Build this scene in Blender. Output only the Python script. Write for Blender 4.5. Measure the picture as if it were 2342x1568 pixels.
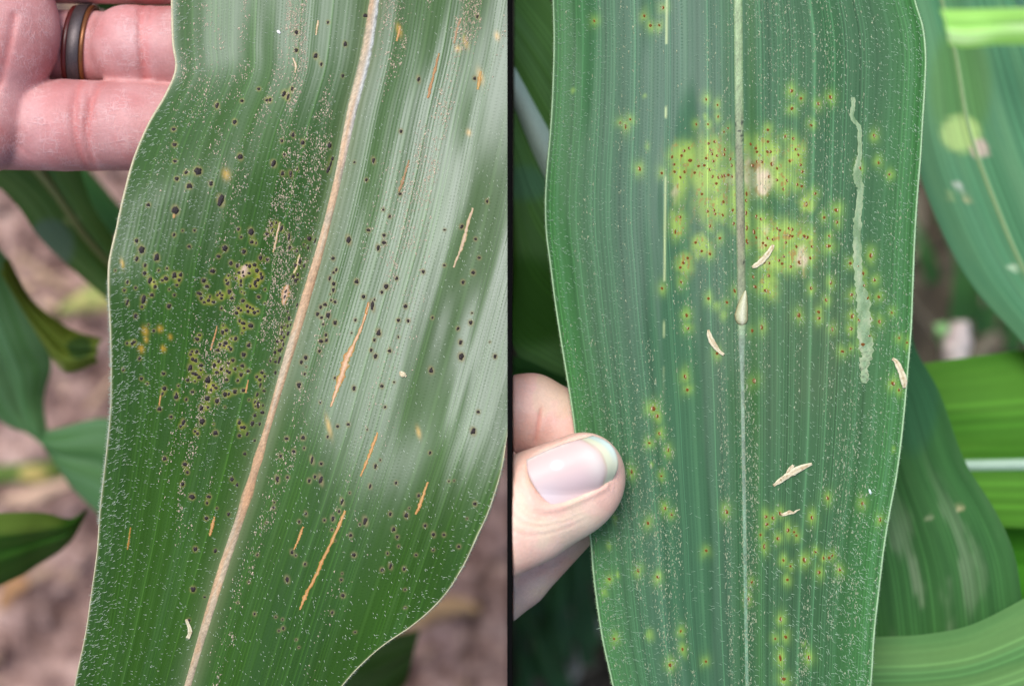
import bpy, math, random
import numpy as np
from mathutils import Vector

# ------------------------------------------------------------------ scene, camera, light
for o in list(bpy.data.objects):
    bpy.data.objects.remove(o)
scene = bpy.context.scene
COL = scene.collection
rng = np.random.default_rng(7)
random.seed(7)

Z0 = 0.45                    # height of the hand-held leaves above the soil
D0 = 0.40                    # camera above the leaves
CAMZ = Z0 + D0
FRAME_W = 0.234              # width seen at leaf height
KP = FRAME_W / 2342.0        # metres per pixel of a 2342 px wide picture (about 0.1 mm)
KS = FRAME_W / 3234.0

cd = bpy.data.cameras.new('camera')
cam = bpy.data.objects.new('camera', cd)
COL.objects.link(cam)
cam.location = (0, 0, CAMZ)
cam.rotation_euler = (0, 0, 0)
cd.sensor_width = 36.0
cd.lens = 36.0 * D0 / FRAME_W
cd.clip_start = 0.01
cd.clip_end = 100.0
cd.dof.use_dof = True
cd.dof.focus_distance = D0 + 0.001
cd.dof.aperture_fstop = 7.5
scene.camera = cam

SUN = Vector((-0.17, 0.36, 0.90)).normalized()
elev = math.asin(SUN.z)
w = bpy.data.worlds.new("World")
scene.world = w
w.use_nodes = True
nt = w.node_tree
bgn = nt.nodes['Background']
sky = nt.nodes.new('ShaderNodeTexSky')
sky.sky_type = 'NISHITA'
sky.sun_disc = False
sky.sun_elevation = elev
sky.sun_rotation = math.atan2(SUN.x, SUN.y)
sky.dust_density = 3.0
sky.ozone_density = 1.0
nt.links.new(sky.outputs[0], bgn.inputs['Color'])
bgn.inputs['Strength'].default_value = 0.085
sd = bpy.data.lights.new('sun', 'SUN')
sd.energy = 1.5
sd.angle = math.radians(28)
sd.color = (1.0, 0.985, 0.96)
so = bpy.data.objects.new('sun', sd)
COL.objects.link(so)
so.rotation_euler = (-SUN).to_track_quat('-Z', 'Y').to_euler()
so.location = SUN * 3
scene.view_settings.view_transform = 'Standard'
scene.view_settings.look = 'None'
scene.view_settings.gamma = 1.0
scene.view_settings.use_curve_mapping = False
scene.view_settings.exposure = 0.90

# ------------------------------------------------------------------ helpers
def unproj(px, py, h):
    """picture point (2342 px wide frame) at height h (metres above leaf plane) -> world"""
    px = np.asarray(px, float); py = np.asarray(py, float); h = np.asarray(h, float)
    s = (D0 - h) / D0
    return np.stack([(px - 1171.0) * KP * s, (784.0 - py) * KP * s, Z0 + h + 0 * px], -1)

def link(o, parent=None):
    COL.objects.link(o)
    if parent is not None:
        o.parent = parent
    return o

def make_mesh(name, verts, faces, smooth=True):
    """verts (n,3); faces (m,3|4) int array or a list of such arrays"""
    if isinstance(faces, np.ndarray):
        faces = [faces]
    verts = np.asarray(verts, np.float32)
    me = bpy.data.meshes.new(name)
    me.vertices.add(len(verts))
    me.vertices.foreach_set('co', verts.ravel())
    li = np.concatenate([f.ravel() for f in faces]).astype(np.int32)
    cnt = np.concatenate([np.full(len(f), f.shape[1], np.int32) for f in faces])
    st = np.concatenate([[0], np.cumsum(cnt)[:-1]]).astype(np.int32)
    me.loops.add(len(li))
    me.loops.foreach_set('vertex_index', li)
    me.polygons.add(len(cnt))
    me.polygons.foreach_set('loop_start', st)
    me.polygons.foreach_set('loop_total', cnt)
    me.polygons.foreach_set('use_smooth', np.full(len(cnt), smooth))
    me.update(calc_edges=True)
    return me

def obj(name, me, mat=None, parent=None):
    o = bpy.data.objects.new(name, me)
    if mat is not None and not me.materials:
        me.materials.append(mat)
    return link(o, parent)

def tag(o, label=None, cat=None, group=None, kind=None):
    if label: o['label'] = label
    if cat: o['category'] = cat
    if group: o['group'] = group
    if kind: o['kind'] = kind
    return o

def fattr(me, name, data):
    a = me.attributes.new(name, 'FLOAT', 'POINT')
    a.data.foreach_set('value', np.asarray(data, np.float32).ravel())

def cattr(me, name, rgb):
    a = me.attributes.new(name, 'FLOAT_COLOR', 'POINT')
    rgb = np.asarray(rgb, np.float32)
    rgba = np.concatenate([rgb, np.ones((len(rgb), 1), np.float32)], 1)
    a.data.foreach_set('color', rgba.ravel())

def grid_faces(nr, nc):
    i = np.arange(nr - 1)[:, None] * nc + np.arange(nc - 1)[None]
    i = i.ravel()
    return np.stack([i, i + 1, i + nc + 1, i + nc], 1)

def sstep(a, b, x):
    t = np.clip((np.asarray(x, float) - a) / (b - a), 0, 1)
    return t * t * (3 - 2 * t)

_lat = {}
def vnoise(x, y, seed=0):
    if seed not in _lat:
        _lat[seed] = np.random.default_rng(1000 + seed).random((257, 257))
    L = _lat[seed]
    xi = np.floor(x).astype(int); yi = np.floor(y).astype(int)
    fx = x - xi; fy = y - yi
    fx = fx * fx * (3 - 2 * fx); fy = fy * fy * (3 - 2 * fy)
    x0 = xi % 256; y0 = yi % 256
    x1 = (x0 + 1) % 256; y1 = (y0 + 1) % 256
    return (L[x0, y0] * (1 - fx) + L[x1, y0] * fx) * (1 - fy) + (L[x0, y1] * (1 - fx) + L[x1, y1] * fx) * fy

def fbm(x, y, seed=0, octv=4):
    s = 0; a = 0.5; t = 0
    for k in range(octv):
        s = s + a * vnoise(x * 2 ** k + 17.3 * k, y * 2 ** k + 9.1 * k, seed + k)
        t += a; a *= 0.5
    return s / t

def pchip(xs, ys):
    """smooth interpolator through points (Catmull-Rom on a non-uniform abscissa), linear outside"""
    xs = np.asarray(xs, float); ys = np.asarray(ys, float)
    m = np.gradient(ys, xs)
    def f(x):
        x = np.asarray(x, float)
        i = np.clip(np.searchsorted(xs, x) - 1, 0, len(xs) - 2)
        h = xs[i + 1] - xs[i]; t = (x - xs[i]) / h
        tc = np.clip(t, 0, 1)
        v = ((2 * tc**3 - 3 * tc**2 + 1) * ys[i] + (tc**3 - 2 * tc**2 + tc) * h * m[i]
             + (-2 * tc**3 + 3 * tc**2) * ys[i + 1] + (tc**3 - tc**2) * h * m[i + 1])
        return v + np.where(t < 0, m[0] * (x - xs[0]), 0) + np.where(t > 1, m[-1] * (x - xs[-1]), 0)
    return f

def resample(pts, n):
    """dense smooth polyline through pts (k,d)"""
    pts = np.asarray(pts, float)
    t = np.arange(len(pts))
    tt = np.linspace(0, len(pts) - 1, n)
    return np.stack([pchip(t, pts[:, k])(tt) for k in range(pts.shape[1])], 1)

# ------------------------------------------------------------------ materials
class NT:
    def __init__(self, name):
        self.m = bpy.data.materials.new(name)
        self.m.use_nodes = True
        self.t = self.m.node_tree
        self.b = self.t.nodes['Principled BSDF']
    def n(self, kind, **kw):
        nd = self.t.nodes.new(kind)
        for k, v in kw.items():
            setattr(nd, k, v)
        return nd
    def l(self, a, b):
        self.t.links.new(a, b)
    def attr(self, name):
        return self.n('ShaderNodeAttribute', attribute_name=name)
    def math(self, op, a, b=None, c=None):
        nd = self.n('ShaderNodeMath', operation=op)
        for i, v in enumerate((a, b, c)):
            if v is None: continue
            if isinstance(v, (int, float)): nd.inputs[i].default_value = v
            else: self.l(v, nd.inputs[i])
        return nd.outputs[0]
    def mix(self, fac, a, b, mode='MIX'):
        nd = self.n('ShaderNodeMix', data_type='RGBA', blend_type=mode)
        for s, v in ((0, fac), (6, a), (7, b)):
            if isinstance(v, (int, float)): nd.inputs[s].default_value = v
            elif isinstance(v, tuple): nd.inputs[s].default_value = v + (1,) if len(v) == 3 else v
            else: self.l(v, nd.inputs[s])
        return nd.outputs[2]
    def noise(self, vec, scale, detail=3, rough=0.5):
        nd = self.n('ShaderNodeTexNoise')
        nd.inputs['Scale'].default_value = scale
        nd.inputs['Detail'].default_value = detail
        nd.inputs['Roughness'].default_value = rough
        if vec is not None: self.l(vec, nd.inputs['Vector'])
        return nd.outputs['Fac']
    def comb(self, x, y, z=0.0):
        nd = self.n('ShaderNodeCombineXYZ')
        for i, v in enumerate((x, y, z)):
            if isinstance(v, (int, float)): nd.inputs[i].default_value = v
            else: self.l(v, nd.inputs[i])
        return nd.outputs[0]
    def ramp(self, fac, stops):
        nd = self.n('ShaderNodeValToRGB')
        cr = nd.color_ramp
        while len(cr.elements) < len(stops): cr.elements.new(0.5)
        for e, (p, c) in zip(cr.elements, stops):
            e.position = p; e.color = tuple(c) + (1,)
        self.l(fac, nd.inputs[0])
        return nd.outputs[0]
    def bump(self, h, strength, dist):
        nd = self.n('ShaderNodeBump')
        nd.inputs['Strength'].default_value = strength
        nd.inputs['Distance'].default_value = dist
        self.l(h, nd.inputs['Height'])
        self.l(nd.outputs[0], self.b.inputs['Normal'])
        return nd

def simple_mat(name, c, rough=0.6, spec=0.4, nscale=2000.0, var=0.35, bump=0.0, metallic=0.0, c2=None):
    k = NT(name)
    tc = k.n('ShaderNodeTexCoord')
    f = k.noise(tc.outputs['Object'], nscale, 4, 0.6)
    c2 = c2 or tuple(x * (1 - var) for x in c)
    c1 = c if c2 != c else c
    k.l(k.ramp(f, [(0.3, c2), (0.7, tuple(min(1, x * (1 + var * 0.4)) for x in c1))]), k.b.inputs['Base Color'])
    k.b.inputs['Roughness'].default_value = rough
    k.b.inputs['Specular IOR Level'].default_value = spec
    k.b.inputs['Metallic'].default_value = metallic
    if bump: k.bump(f, bump, 0.0003)
    return k.m

def leaf_mat(name, stripe=0.22, rough=0.36, spec=0.5, bumpd=0.00010, dots=0.5, translucent=0.0):
    """blade of a maize leaf: colour from the blade's own pigment attribute, ribs and stomata rows from its vein coordinate"""
    k = NT(name)
    colr = k.attr('pigment').outputs['Color']
    vein = k.attr('vein').outputs['Fac']
    along = k.attr('along').outputs['Fac']
    gloss = k.attr('gloss').outputs['Fac']
    # fine ribs
    s = k.math('SINE', k.math('MULTIPLY', vein, 6.28318))
    rib = k.math('MULTIPLY_ADD', s, 0.5, 0.5)
    # irregular long streaks following the veins
    st = k.noise(k.comb(k.math('MULTIPLY', vein, 0.55), k.math('MULTIPLY', along, 0.12), 3.1), 1.0, 4, 0.65)
    st2 = k.noise(k.comb(k.math('MULTIPLY', vein, 0.16), k.math('MULTIPLY', along, 0.25), 7.7), 1.0, 2, 0.5)
    mott = k.noise(k.comb(vein, k.math('MULTIPLY', along, 4.0), 1.0), 1.6, 3, 0.6)
    # rows of stomata: small dark pits between ribs
    row = k.math('FLOOR', vein)
    fu = k.math('SUBTRACT', k.math('FRACT', vein), 0.5)
    ph = k.math('FRACT', k.math('MULTIPLY', k.math('SINE', k.math('MULTIPLY', row, 12.9898)), 43758.5))
    av = k.math('ADD', k.math('MULTIPLY', along, 13.0), ph)
    av = k.math('ADD', av, k.math('MULTIPLY', mott, 0.6))
    fv = k.math('SUBTRACT', k.math('FRACT', av), 0.5)
    r2 = k.math('ADD', k.math('MULTIPLY', k.math('MULTIPLY', fu, fu), 1.0), k.math('MULTIPLY', k.math('MULTIPLY', fv, fv), 1.0))
    pit = k.n('ShaderNodeMapRange'); pit.interpolation_type = 'SMOOTHSTEP'
    pit.inputs['From Min'].default_value = 0.012; pit.inputs['From Max'].default_value = 0.09
    pit.inputs['To Min'].default_value = 1.0; pit.inputs['To Max'].default_value = 0.0
    k.l(r2, pit.inputs['Value'])
    pit = k.math('MULTIPLY', pit.outputs[0], k.math('FRACT', k.math('MULTIPLY', k.math('SINE', k.math('MULTIPLY', k.math('ADD', row, k.math('FLOOR', k.math('MULTIPLY', along, 0.9))), 78.233)), 9871.3)))
    pit = k.math('MULTIPLY', pit, k.math('MULTIPLY', st, 1.9))
    ramp_ = k.math('FRACT', k.math('MULTIPLY', k.math('SINE', k.math('MULTIPLY', k.math('FLOOR', k.math('ADD', vein, 0.25)), 39.425)), 4375.85))
    rib = k.math('MULTIPLY', rib, k.math('MULTIPLY_ADD', ramp_, 1.4, 0.2))
    val = k.math('MULTIPLY_ADD', k.math('POWER', k.math('MAXIMUM', rib, 0.0), 3.0), stripe * 1.3, 1.0 - stripe * 0.35)
    val = k.math('ADD', val, k.math('MULTIPLY_ADD', st, stripe * 2.6, -stripe * 1.3))
    val = k.math('ADD', val, k.math('MULTIPLY_ADD', st2, stripe * 1.6, -stripe * 0.8))
    val = k.math('ADD', val, k.math('MULTIPLY_ADD', mott, stripe * 1.0, -stripe * 0.5))
    val = k.math('SUBTRACT', val, k.math('MULTIPLY', pit, dots * 0.55))
    val = k.math('MAXIMUM', val, 0.25)
    cc = k.mix(1.0, colr, k.comb(val, val, val), 'MULTIPLY')
    k.l(cc, k.b.inputs['Base Color'])
    ro = k.math('MULTIPLY_ADD', st, 0.16, rough - 0.08)
    ro = k.math('ADD', ro, k.math('MULTIPLY_ADD', st2, 0.14, -0.07))
    ro = k.math('ADD', ro, k.math('MULTIPLY_ADD', gloss, -0.3, 0.3))
    k.l(ro, k.b.inputs['Roughness'])
    sp = k.math('MULTIPLY', k.math('MULTIPLY', gloss, spec), k.math('MULTIPLY_ADD', st, 1.3, 0.35))
    sp = k.math('MULTIPLY', sp, k.math('SUBTRACT', 1.0, k.math('MULTIPLY', pit, dots * 1.3)))
    sp = k.math('MAXIMUM', sp, 0.03)
    k.l(sp, k.b.inputs['Specular IOR Level'])
    k.b.inputs['Specular Tint'].default_value = (0.90, 0.94, 1.0, 1)   # sky blue of the sheen put into the tint
    h = k.math('ADD', k.math('MULTIPLY', rib, 0.5), k.math('MULTIPLY', st, 1.2))
    h = k.math('ADD', h, k.math('MULTIPLY', mott, 0.4))
    h = k.math('SUBTRACT', h, k.math('MULTIPLY', pit, dots))
    k.bump(h, 1.0, bumpd)
    if translucent > 0:
        out = k.t.nodes['Material Output']
        tr = k.n('ShaderNodeBsdfTranslucent')
        k.l(k.mix(1.0, cc, (1.6, 1.6, 0.5), 'MULTIPLY'), tr.inputs['Color'])
        mx = k.n('ShaderNodeMixShader'); mx.inputs[0].default_value = translucent
        k.l(k.b.outputs[0], mx.inputs[1]); k.l(tr.outputs[0], mx.inputs[2])
        k.l(mx.outputs[0], out.inputs['Surface'])
    return k.m

def rib_mat(name, attr='pigment', rough=0.45):
    k = NT(name)
    tc = k.n('ShaderNodeTexCoord')
    f = k.noise(tc.outputs['Object'], 2600, 4, 0.7)
    v = k.math('MULTIPLY_ADD', f, 0.9, 0.55)
    k.l(k.mix(1.0, k.attr(attr).outputs['Color'], k.comb(v, v, v), 'MULTIPLY'), k.b.inputs['Base Color'])
    k.b.inputs['Roughness'].default_value = rough
    k.bump(f, 0.6, 0.0002)
    return k.m

def skin_mat(name, a, b, lines=1.0):
    k = NT(name)
    tc = k.n('ShaderNodeTexCoord')
    mp = k.n('ShaderNodeMapping'); k.l(tc.outputs['Object'], mp.inputs[0])
    mp.inputs['Scale'].default_value = (0.16, 1.0, 1.0)
    mp2 = k.n('ShaderNodeMapping'); k.l(tc.outputs['Object'], mp2.inputs[0])
    mp2.inputs['Scale'].default_value = (1.0, 0.22, 0.22)
    blot = k.noise(tc.outputs['Object'], 95, 3, 0.55)
    fine = k.noise(tc.outputs['Object'], 1500, 4, 0.65)
    lon = k.noise(mp.outputs[0], 700, 3, 0.6)
    tra = k.noise(mp2.outputs[0], 520, 3, 0.6)
    vor = k.n('ShaderNodeTexVoronoi', feature='DISTANCE_TO_EDGE')
    vor.inputs['Scale'].default_value = 900
    k.l(tc.outputs['Object'], vor.inputs['Vector'])
    pig = k.attr('pigment').outputs['Color']
    base = k.ramp(blot, [(0.3, a), (0.7, b)])
    base = k.mix(1.0, base, pig, 'MULTIPLY')
    def ridge(v, w_):
        a_ = k.math('ABSOLUTE', k.math('SUBTRACT', v, 0.5))
        r_ = k.n('ShaderNodeMapRange'); r_.inputs['From Min'].default_value = 0.0; r_.inputs['From Max'].default_value = w_
        r_.inputs['To Min'].default_value = 1.0; r_.inputs['To Max'].default_value = 0.0
        k.l(a_, r_.inputs['Value'])
        return r_.outputs[0]
    patchy = k.n('ShaderNodeMapRange'); patchy.inputs['From Min'].default_value = 0.42; patchy.inputs['From Max'].default_value = 0.62
    k.l(k.noise(tc.outputs['Object'], 210, 2, 0.5), patchy.inputs['Value'])
    rl = k.math('MULTIPLY', ridge(lon, 0.035), patchy.outputs[0])
    rt = k.math('MULTIPLY', ridge(tra, 0.028), patchy.outputs[0])
    lines_ = k.math('MAXIMUM', rl, k.math('MULTIPLY', rt, 0.8))
    base = k.mix(k.math('MULTIPLY', lines_, 0.32 * lines), base, (0.88, 0.68, 0.68))
    mot = k.math('MULTIPLY_ADD', fine, 0.30, 0.85)
    base = k.mix(1.0, base, k.comb(mot, mot, mot), 'MULTIPLY')
    k.l(base, k.b.inputs['Base Color'])
    k.b.inputs['Roughness'].default_value = 0.48
    k.b.inputs['Specular IOR Level'].default_value = 0.38
    k.b.inputs['Subsurface Weight'].default_value = 0.12
    k.b.inputs['Subsurface Radius'].default_value = (0.0035, 0.0014, 0.0009)
    k.b.inputs['Subsurface Scale'].default_value = 0.6
    h = k.math('ADD', k.math('MULTIPLY', lines_, 0.35 * lines), k.math('MULTIPLY', tra, 0.25 * lines))
    h = k.math('ADD', h, k.math('MULTIPLY', fine, 0.12))
    h = k.math('ADD', h, k.math('MULTIPLY', k.math('MINIMUM', vor.outputs[0], 0.12), 0.9))
    k.bump(h, 0.55, 0.00035)
    return k.m

M = {}
M['blade_left'] = leaf_mat('tar_spot_leaf', stripe=0.10, rough=0.33, spec=0.54, bumpd=0.000022, dots=0.22)
M['blade_right'] = leaf_mat('rust_leaf', stripe=0.125, rough=0.45, spec=0.42, bumpd=0.00003, dots=0.28)
M['blade_far'] = leaf_mat('far_leaf', stripe=0.12, rough=0.48, spec=0.34, bumpd=0.00006, dots=0.0, translucent=0.18)
M['rib'] = rib_mat('midrib')
M['edge_left'] = simple_mat('leaf_edge_pale', (0.60, 0.56, 0.36), 0.5, 0.4, 3000)
M['edge_right'] = simple_mat('leaf_edge_green', (0.36, 0.55, 0.30), 0.5, 0.4, 3000)
M['hair'] = simple_mat('leaf_hair', (0.46, 0.54, 0.43), 0.4, 0.5, 4000, 0.2)
M['hair_green'] = simple_mat('leaf_hair_green', (0.30, 0.46, 0.30), 0.4, 0.5, 4000, 0.2)
M['dust'] = simple_mat('pollen_dust', (0.66, 0.55, 0.42), 0.8, 0.2, 6000, 0.3)
M['dust_green'] = simple_mat('pollen_dust_pale', (0.42, 0.48, 0.31), 0.8, 0.2, 6000, 0.3)
M['tar'] = simple_mat('tar_crust', (0.012, 0.008, 0.009), 0.42, 0.55, 9000, 0.4, 0.5, c2=(0.03, 0.018, 0.016))
M['rust'] = simple_mat('rust_spores', (0.23, 0.085, 0.018), 0.75, 0.2, 9000, 0.6, 0.5)
M['blister'] = simple_mat('torn_skin', (0.62, 0.52, 0.34), 0.6, 0.3, 7000, 0.3)
M['lesion'] = rib_mat('lesion', rough=0.6)
M['anther'] = simple_mat('dried_anther', (0.74, 0.68, 0.50), 0.65, 0.3, 5000, 0.32, 0.5)
M['black'] = simple_mat('matte_black', (0.004, 0.004, 0.004), 0.95, 0.02, 300, 0.1)
M['skin_left'] = skin_mat('skin_rosy', (0.50, 0.215, 0.208), (0.62, 0.325, 0.318), 1.0)
M['skin_right'] = skin_mat('skin_pale', (0.76, 0.52, 0.42), (0.84, 0.67, 0.55), 0.75)

# ------------------------------------------------------------------ soil and the far field (structure)
def spaced(lim, fine_lim, step):
    a = np.arange(-fine_lim, fine_lim + step * 0.5, step)
    out = []
    x = fine_lim; d = step
    while x < lim:
        d *= 1.35; x += d
        out.append(x)
    return np.concatenate([-np.array(out)[::-1], a, out])

def ground_sheet(name, x0, x1, mat, amp, seed, scale):
    xs = spaced(6.0, 0.36, 0.0028); ys = spaced(6.0, 0.30, 0.0028)
    xs = xs[(xs > x0) & (xs < x1)]
    if x0 > -1: xs = np.concatenate([[x0], xs])
    if x1 < 1: xs = np.concatenate([xs, [x1]])
    X, Y = np.meshgrid(xs, ys)
    n = fbm(X * scale + 40, Y * scale + 40, seed, 5)
    r = np.abs(fbm(X * scale * 1.7 + 90, Y * scale * 1.7 + 11, seed + 9, 4) - 0.5) * 2
    Zz = amp * ((n - 0.5) * 1.6 + 0.5 * r) - 0.01
    v = np.stack([X, Y, Zz], -1).reshape(-1, 3)
    me = make_mesh(name, v, grid_faces(len(ys), len(xs)))
    return tag(obj(name, me, mat), kind='structure')

def soil_mat(name, dark, mid, light, bump=1.0):
    k = NT(name)
    tc = k.n('ShaderNodeTexCoord')
    a = k.noise(tc.outputs['Object'], 48, 5, 0.6)
    b = k.noise(tc.outputs['Object'], 160, 5, 0.65)
    f = k.math('ADD', k.math('MULTIPLY', a, 0.55), k.math('MULTIPLY', b, 0.45))
    k.l(k.ramp(f, [(0.36, dark), (0.50, mid), (0.66, light)]), k.b.inputs['Base Color'])
    k.b.inputs['Roughness'].default_value = 0.95
    k.b.inputs['Specular IOR Level'].default_value = 0.1
    k.bump(b, bump, 0.004)
    return k.m

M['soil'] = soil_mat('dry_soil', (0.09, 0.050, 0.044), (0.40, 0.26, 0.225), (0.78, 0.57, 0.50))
M['soil_dark'] = soil_mat('soil_painted_shade', (0.045, 0.036, 0.026), (0.10, 0.082, 0.056), (0.17, 0.145, 0.10))  # shade of this ground put into its darker colour
BOARD_TOP = Z0 + 0.0195
bs = (D0 - 0.0195) / D0
BX1 = 0.0 * bs
BX0 = -14.5 * KS * bs
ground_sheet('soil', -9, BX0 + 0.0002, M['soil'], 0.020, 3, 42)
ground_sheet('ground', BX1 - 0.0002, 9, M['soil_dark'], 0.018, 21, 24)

def box_mesh(name, x0, x1, y0, y1, z0, z1):
    v = np.array([[x, y, z] for z in (z0, z1) for y in (y0, y1) for x in (x0, x1)])
    f = np.array([[0, 2, 3, 1], [4, 5, 7, 6], [0, 1, 5, 4], [2, 6, 7, 3], [0, 4, 6, 2], [1, 3, 7, 5]])
    return make_mesh(name, v, f, False)
tag(obj('divider', box_mesh('divider', BX0, BX1, -0.30, 0.30, -0.03, BOARD_TOP), M['black']),  # dividing strip between the two views, built as a standing board
    'black dividing strip between the two corn leaves, built as a thin upright board', 'divider')

# clods and straw on the soil: nobody could count them
def clods(name, mat, x0, x1, n, smin, smax, seed):
    r = np.random.default_rng(seed)
    V = []; F = []
    base = np.array([[1,0,0],[-1,0,0],[0,1,0],[0,-1,0],[0,0,1],[0,0,-1],
                     [.6,.6,.6],[-.6,.6,.6],[.6,-.6,.6],[-.6,-.6,.6],[.6,.6,-.6],[-.6,.6,-.6],[.6,-.6,-.6],[-.6,-.6,-.6]])
    tri = np.array([[4,8,6],[4,6,7],[4,7,9],[4,9,8],[0,6,8],[0,10,6],[0,12,10],[0,8,12],[1,9,7],[1,7,11],[1,11,13],[1,13,9],
                    [2,7,6],[2,6,10],[2,10,11],[2,11,7],[3,8,9],[3,12,8],[3,13,12],[3,9,13],[5,10,12],[5,11,10],[5,13,11],[5,12,13]])
    for i in range(n):
        s = smin + (smax - smin) * r.random() ** 3
        b = base * (1 + 0.35 * (r.random((14, 3)) - 0.5)) * s * np.array([1, 0.6 + 0.6 * r.random(), 0.6])
        c = np.array([x0 + (x1 - x0) * r.random(), -0.26 + 0.52 * r.random(), s * 0.25 - 0.006])
        F.append(tri + 14 * i); V.append(b + c)
    me = make_mesh(name, np.concatenate(V), np.concatenate(F))
    return tag(obj(name, me, mat), kind='stuff')
clods('clods', M['soil'], -0.34, BX0 - 0.014, 900, 0.0015, 0.011, 5)
clods('pebbles', M['soil_dark'], 0.014, 0.34, 500, 0.0015, 0.009, 6)

def straw(name, mat, x0, x1, n, seed, lmax=0.05):
    r = np.random.default_rng(seed)
    V = []; F = []
    for i in range(n):
        L = 0.008 + lmax * r.random() ** 2; a = r.random() * 6.283; wd = 0.0006 + 0.0022 * r.random() ** 2
        c = np.array([x0 + (x1 - x0) * r.random(), -0.26 + 0.52 * r.random(), 0.003 + 0.004 * r.random()])
        d = np.array([math.cos(a), math.sin(a), 0.1 * (r.random() - .5)]); nrm = np.array([-d[1], d[0], 0])
        ts = np.linspace(-.5, .5, 4)
        bend = 0.15 * (r.random() - .5)
        P = c + ts[:, None] * d * L + (ts**2 * bend * L)[:, None] * nrm
        P[:, 0] = np.clip(P[:, 0], x0 - 0.008, x1 + 0.008)
        q = np.stack([P - nrm * wd, P + np.array([0, 0, wd * .7]), P + nrm * wd], 1).reshape(-1, 3)
        f = []
        for s in range(3):
            for e in range(2):
                b = s * 3 + e
                f.append([b, b + 1, b + 4, b + 3])
        V.append(q); F.append(np.array(f) + 12 * i)
    me = make_mesh(name, np.concatenate(V), np.concatenate(F))
    return tag(obj(name, me, mat), kind='stuff')
M['straw'] = simple_mat('straw', (0.52, 0.36, 0.24), 0.8, 0.2, 300, 0.5)
M['straw_dark'] = simple_mat('straw_grey', (0.26, 0.23, 0.16), 0.8, 0.2, 300, 0.5)
straw('straw_litter', M['straw'], -0.33, BX0 - 0.02, 150, 8)
straw('plant_litter', M['straw_dark'], 0.02, 0.33, 170, 9)

# ------------------------------------------------------------------ background corn leaves
BG = {}
def blade(label, A, B, color, color2=None, gloss=0.8, rib=None, ribcol=(0.30, 0.36, 0.16), ribw=0.05, belly=0.006,
          n=90, nc=44, nv=30, patches=(), mat='blade_far', group=None, wave=0.0, streaks=()):
    """A, B: matching points (px, py, depth in cm below the held leaves) down the two edges of the blade; rib: where the midrib runs across (0..1)"""
    A = np.array(A, float); B = np.array(B, float)
    A = resample(A, n); B = resample(B, n)
    far = 1.55 if A[:, 0].mean() < 1150 else 1.3
    A[:, 2] *= far; B[:, 2] *= far
    WA = unproj(A[:, 0], A[:, 1], -A[:, 2] / 100); WB = unproj(B[:, 0], B[:, 1], -B[:, 2] / 100)
    t = np.linspace(0, 1, nc)
    P = WA[:, None] * (1 - t)[None, :, None] + WB[:, None] * t[None, :, None]
    r0 = 0.5 if rib is None else rib
    prof = -np.exp(-((t - r0) / 0.10) ** 2) * 0.5 + np.sin(np.pi * t) * 1.0
    P[..., 2] += belly * prof[None]
    ss = np.linspace(0, 1, n)
    if wave:
        P[..., 2] += wave * np.sin(ss * 17 + 1)[:, None] * (np.abs(t - r0)[None] * 2) ** 2
    me = make_mesh('corn_leaf', P.reshape(-1, 3), grid_faces(n, nc))
    L = np.concatenate([[0], np.cumsum(np.linalg.norm(np.diff(P[:, nc // 2], axis=0), axis=1))]) * 100
    SS, TT = np.meshgrid(L, t, indexing='ij')
    c = np.array(color)[None, None] * np.ones((n, nc, 1))
    nz = fbm(SS * 0.25 + 3, TT * nv * 0.5, hash(label) % 50, 3)[..., None]
    if color2 is not None:
        c = c * (1 - sstep(0.35, 0.65, nz)) + np.array(color2) * sstep(0.35, 0.65, nz)
    ax = A[:, None, :2] * (1 - t)[None, :, None] + B[:, None, :2] * t[None, :, None]
    for (px, py, rx, ry, pc) in patches:
        d = ((ax[..., 0] - px) / rx) ** 2 + ((ax[..., 1] - py) / ry) ** 2
        m = (1 - sstep(0.5, 1.3, d))[..., None]
        c = c * (1 - m) + np.array(pc) * m
    for (px, py, rx, ry, pc) in streaks:
        d = ((ax[..., 0] - px) / rx) ** 2 + ((ax[..., 1] - py) / ry) ** 2
        m = np.exp(-d) * sstep(0.48, 0.64, fbm(TT * 16, SS * 0.55, 14, 4)) * 0.9
        c = c * (1 - m[..., None]) + np.array(pc) * m[..., None]
    cattr(me, 'pigment', c.reshape(-1, 3))
    fattr(me, 'vein', (TT * nv).ravel()); fattr(me, 'along', SS.ravel()); fattr(me, 'gloss', np.full(n * nc, gloss))
    o = tag(obj('corn_leaf', me, M[mat]), label, 'leaf', group)
    if rib is not None:
        i = int(round(rib * (nc - 1)))
        i = min(max(i, 1), nc - 2)
        cen = WA * (1 - rib) + WB * rib
        cen[:, 2] += belly * (np.sin(np.pi * rib) - 0.5) + 0.0005
        acr = (WB - WA) * ribw * 0.5
        up = np.array([0, 0, 1.0])
        hh = np.linalg.norm(acr, axis=1)[:, None] * 0.5
        sec = np.stack([cen - acr - up * .001, cen - acr * .6 + up * hh * .7, cen + up * hh, cen + acr * .6 + up * hh * .7, cen + acr - up * .001], 1)
        mr = make_mesh('midrib', sec.reshape(-1, 3), grid_faces(n, 5))
        cattr(mr, 'pigment', np.tile(np.array(ribcol), (n * 5, 1)))
        obj('midrib', mr, M['rib'], o)
    return o

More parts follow.
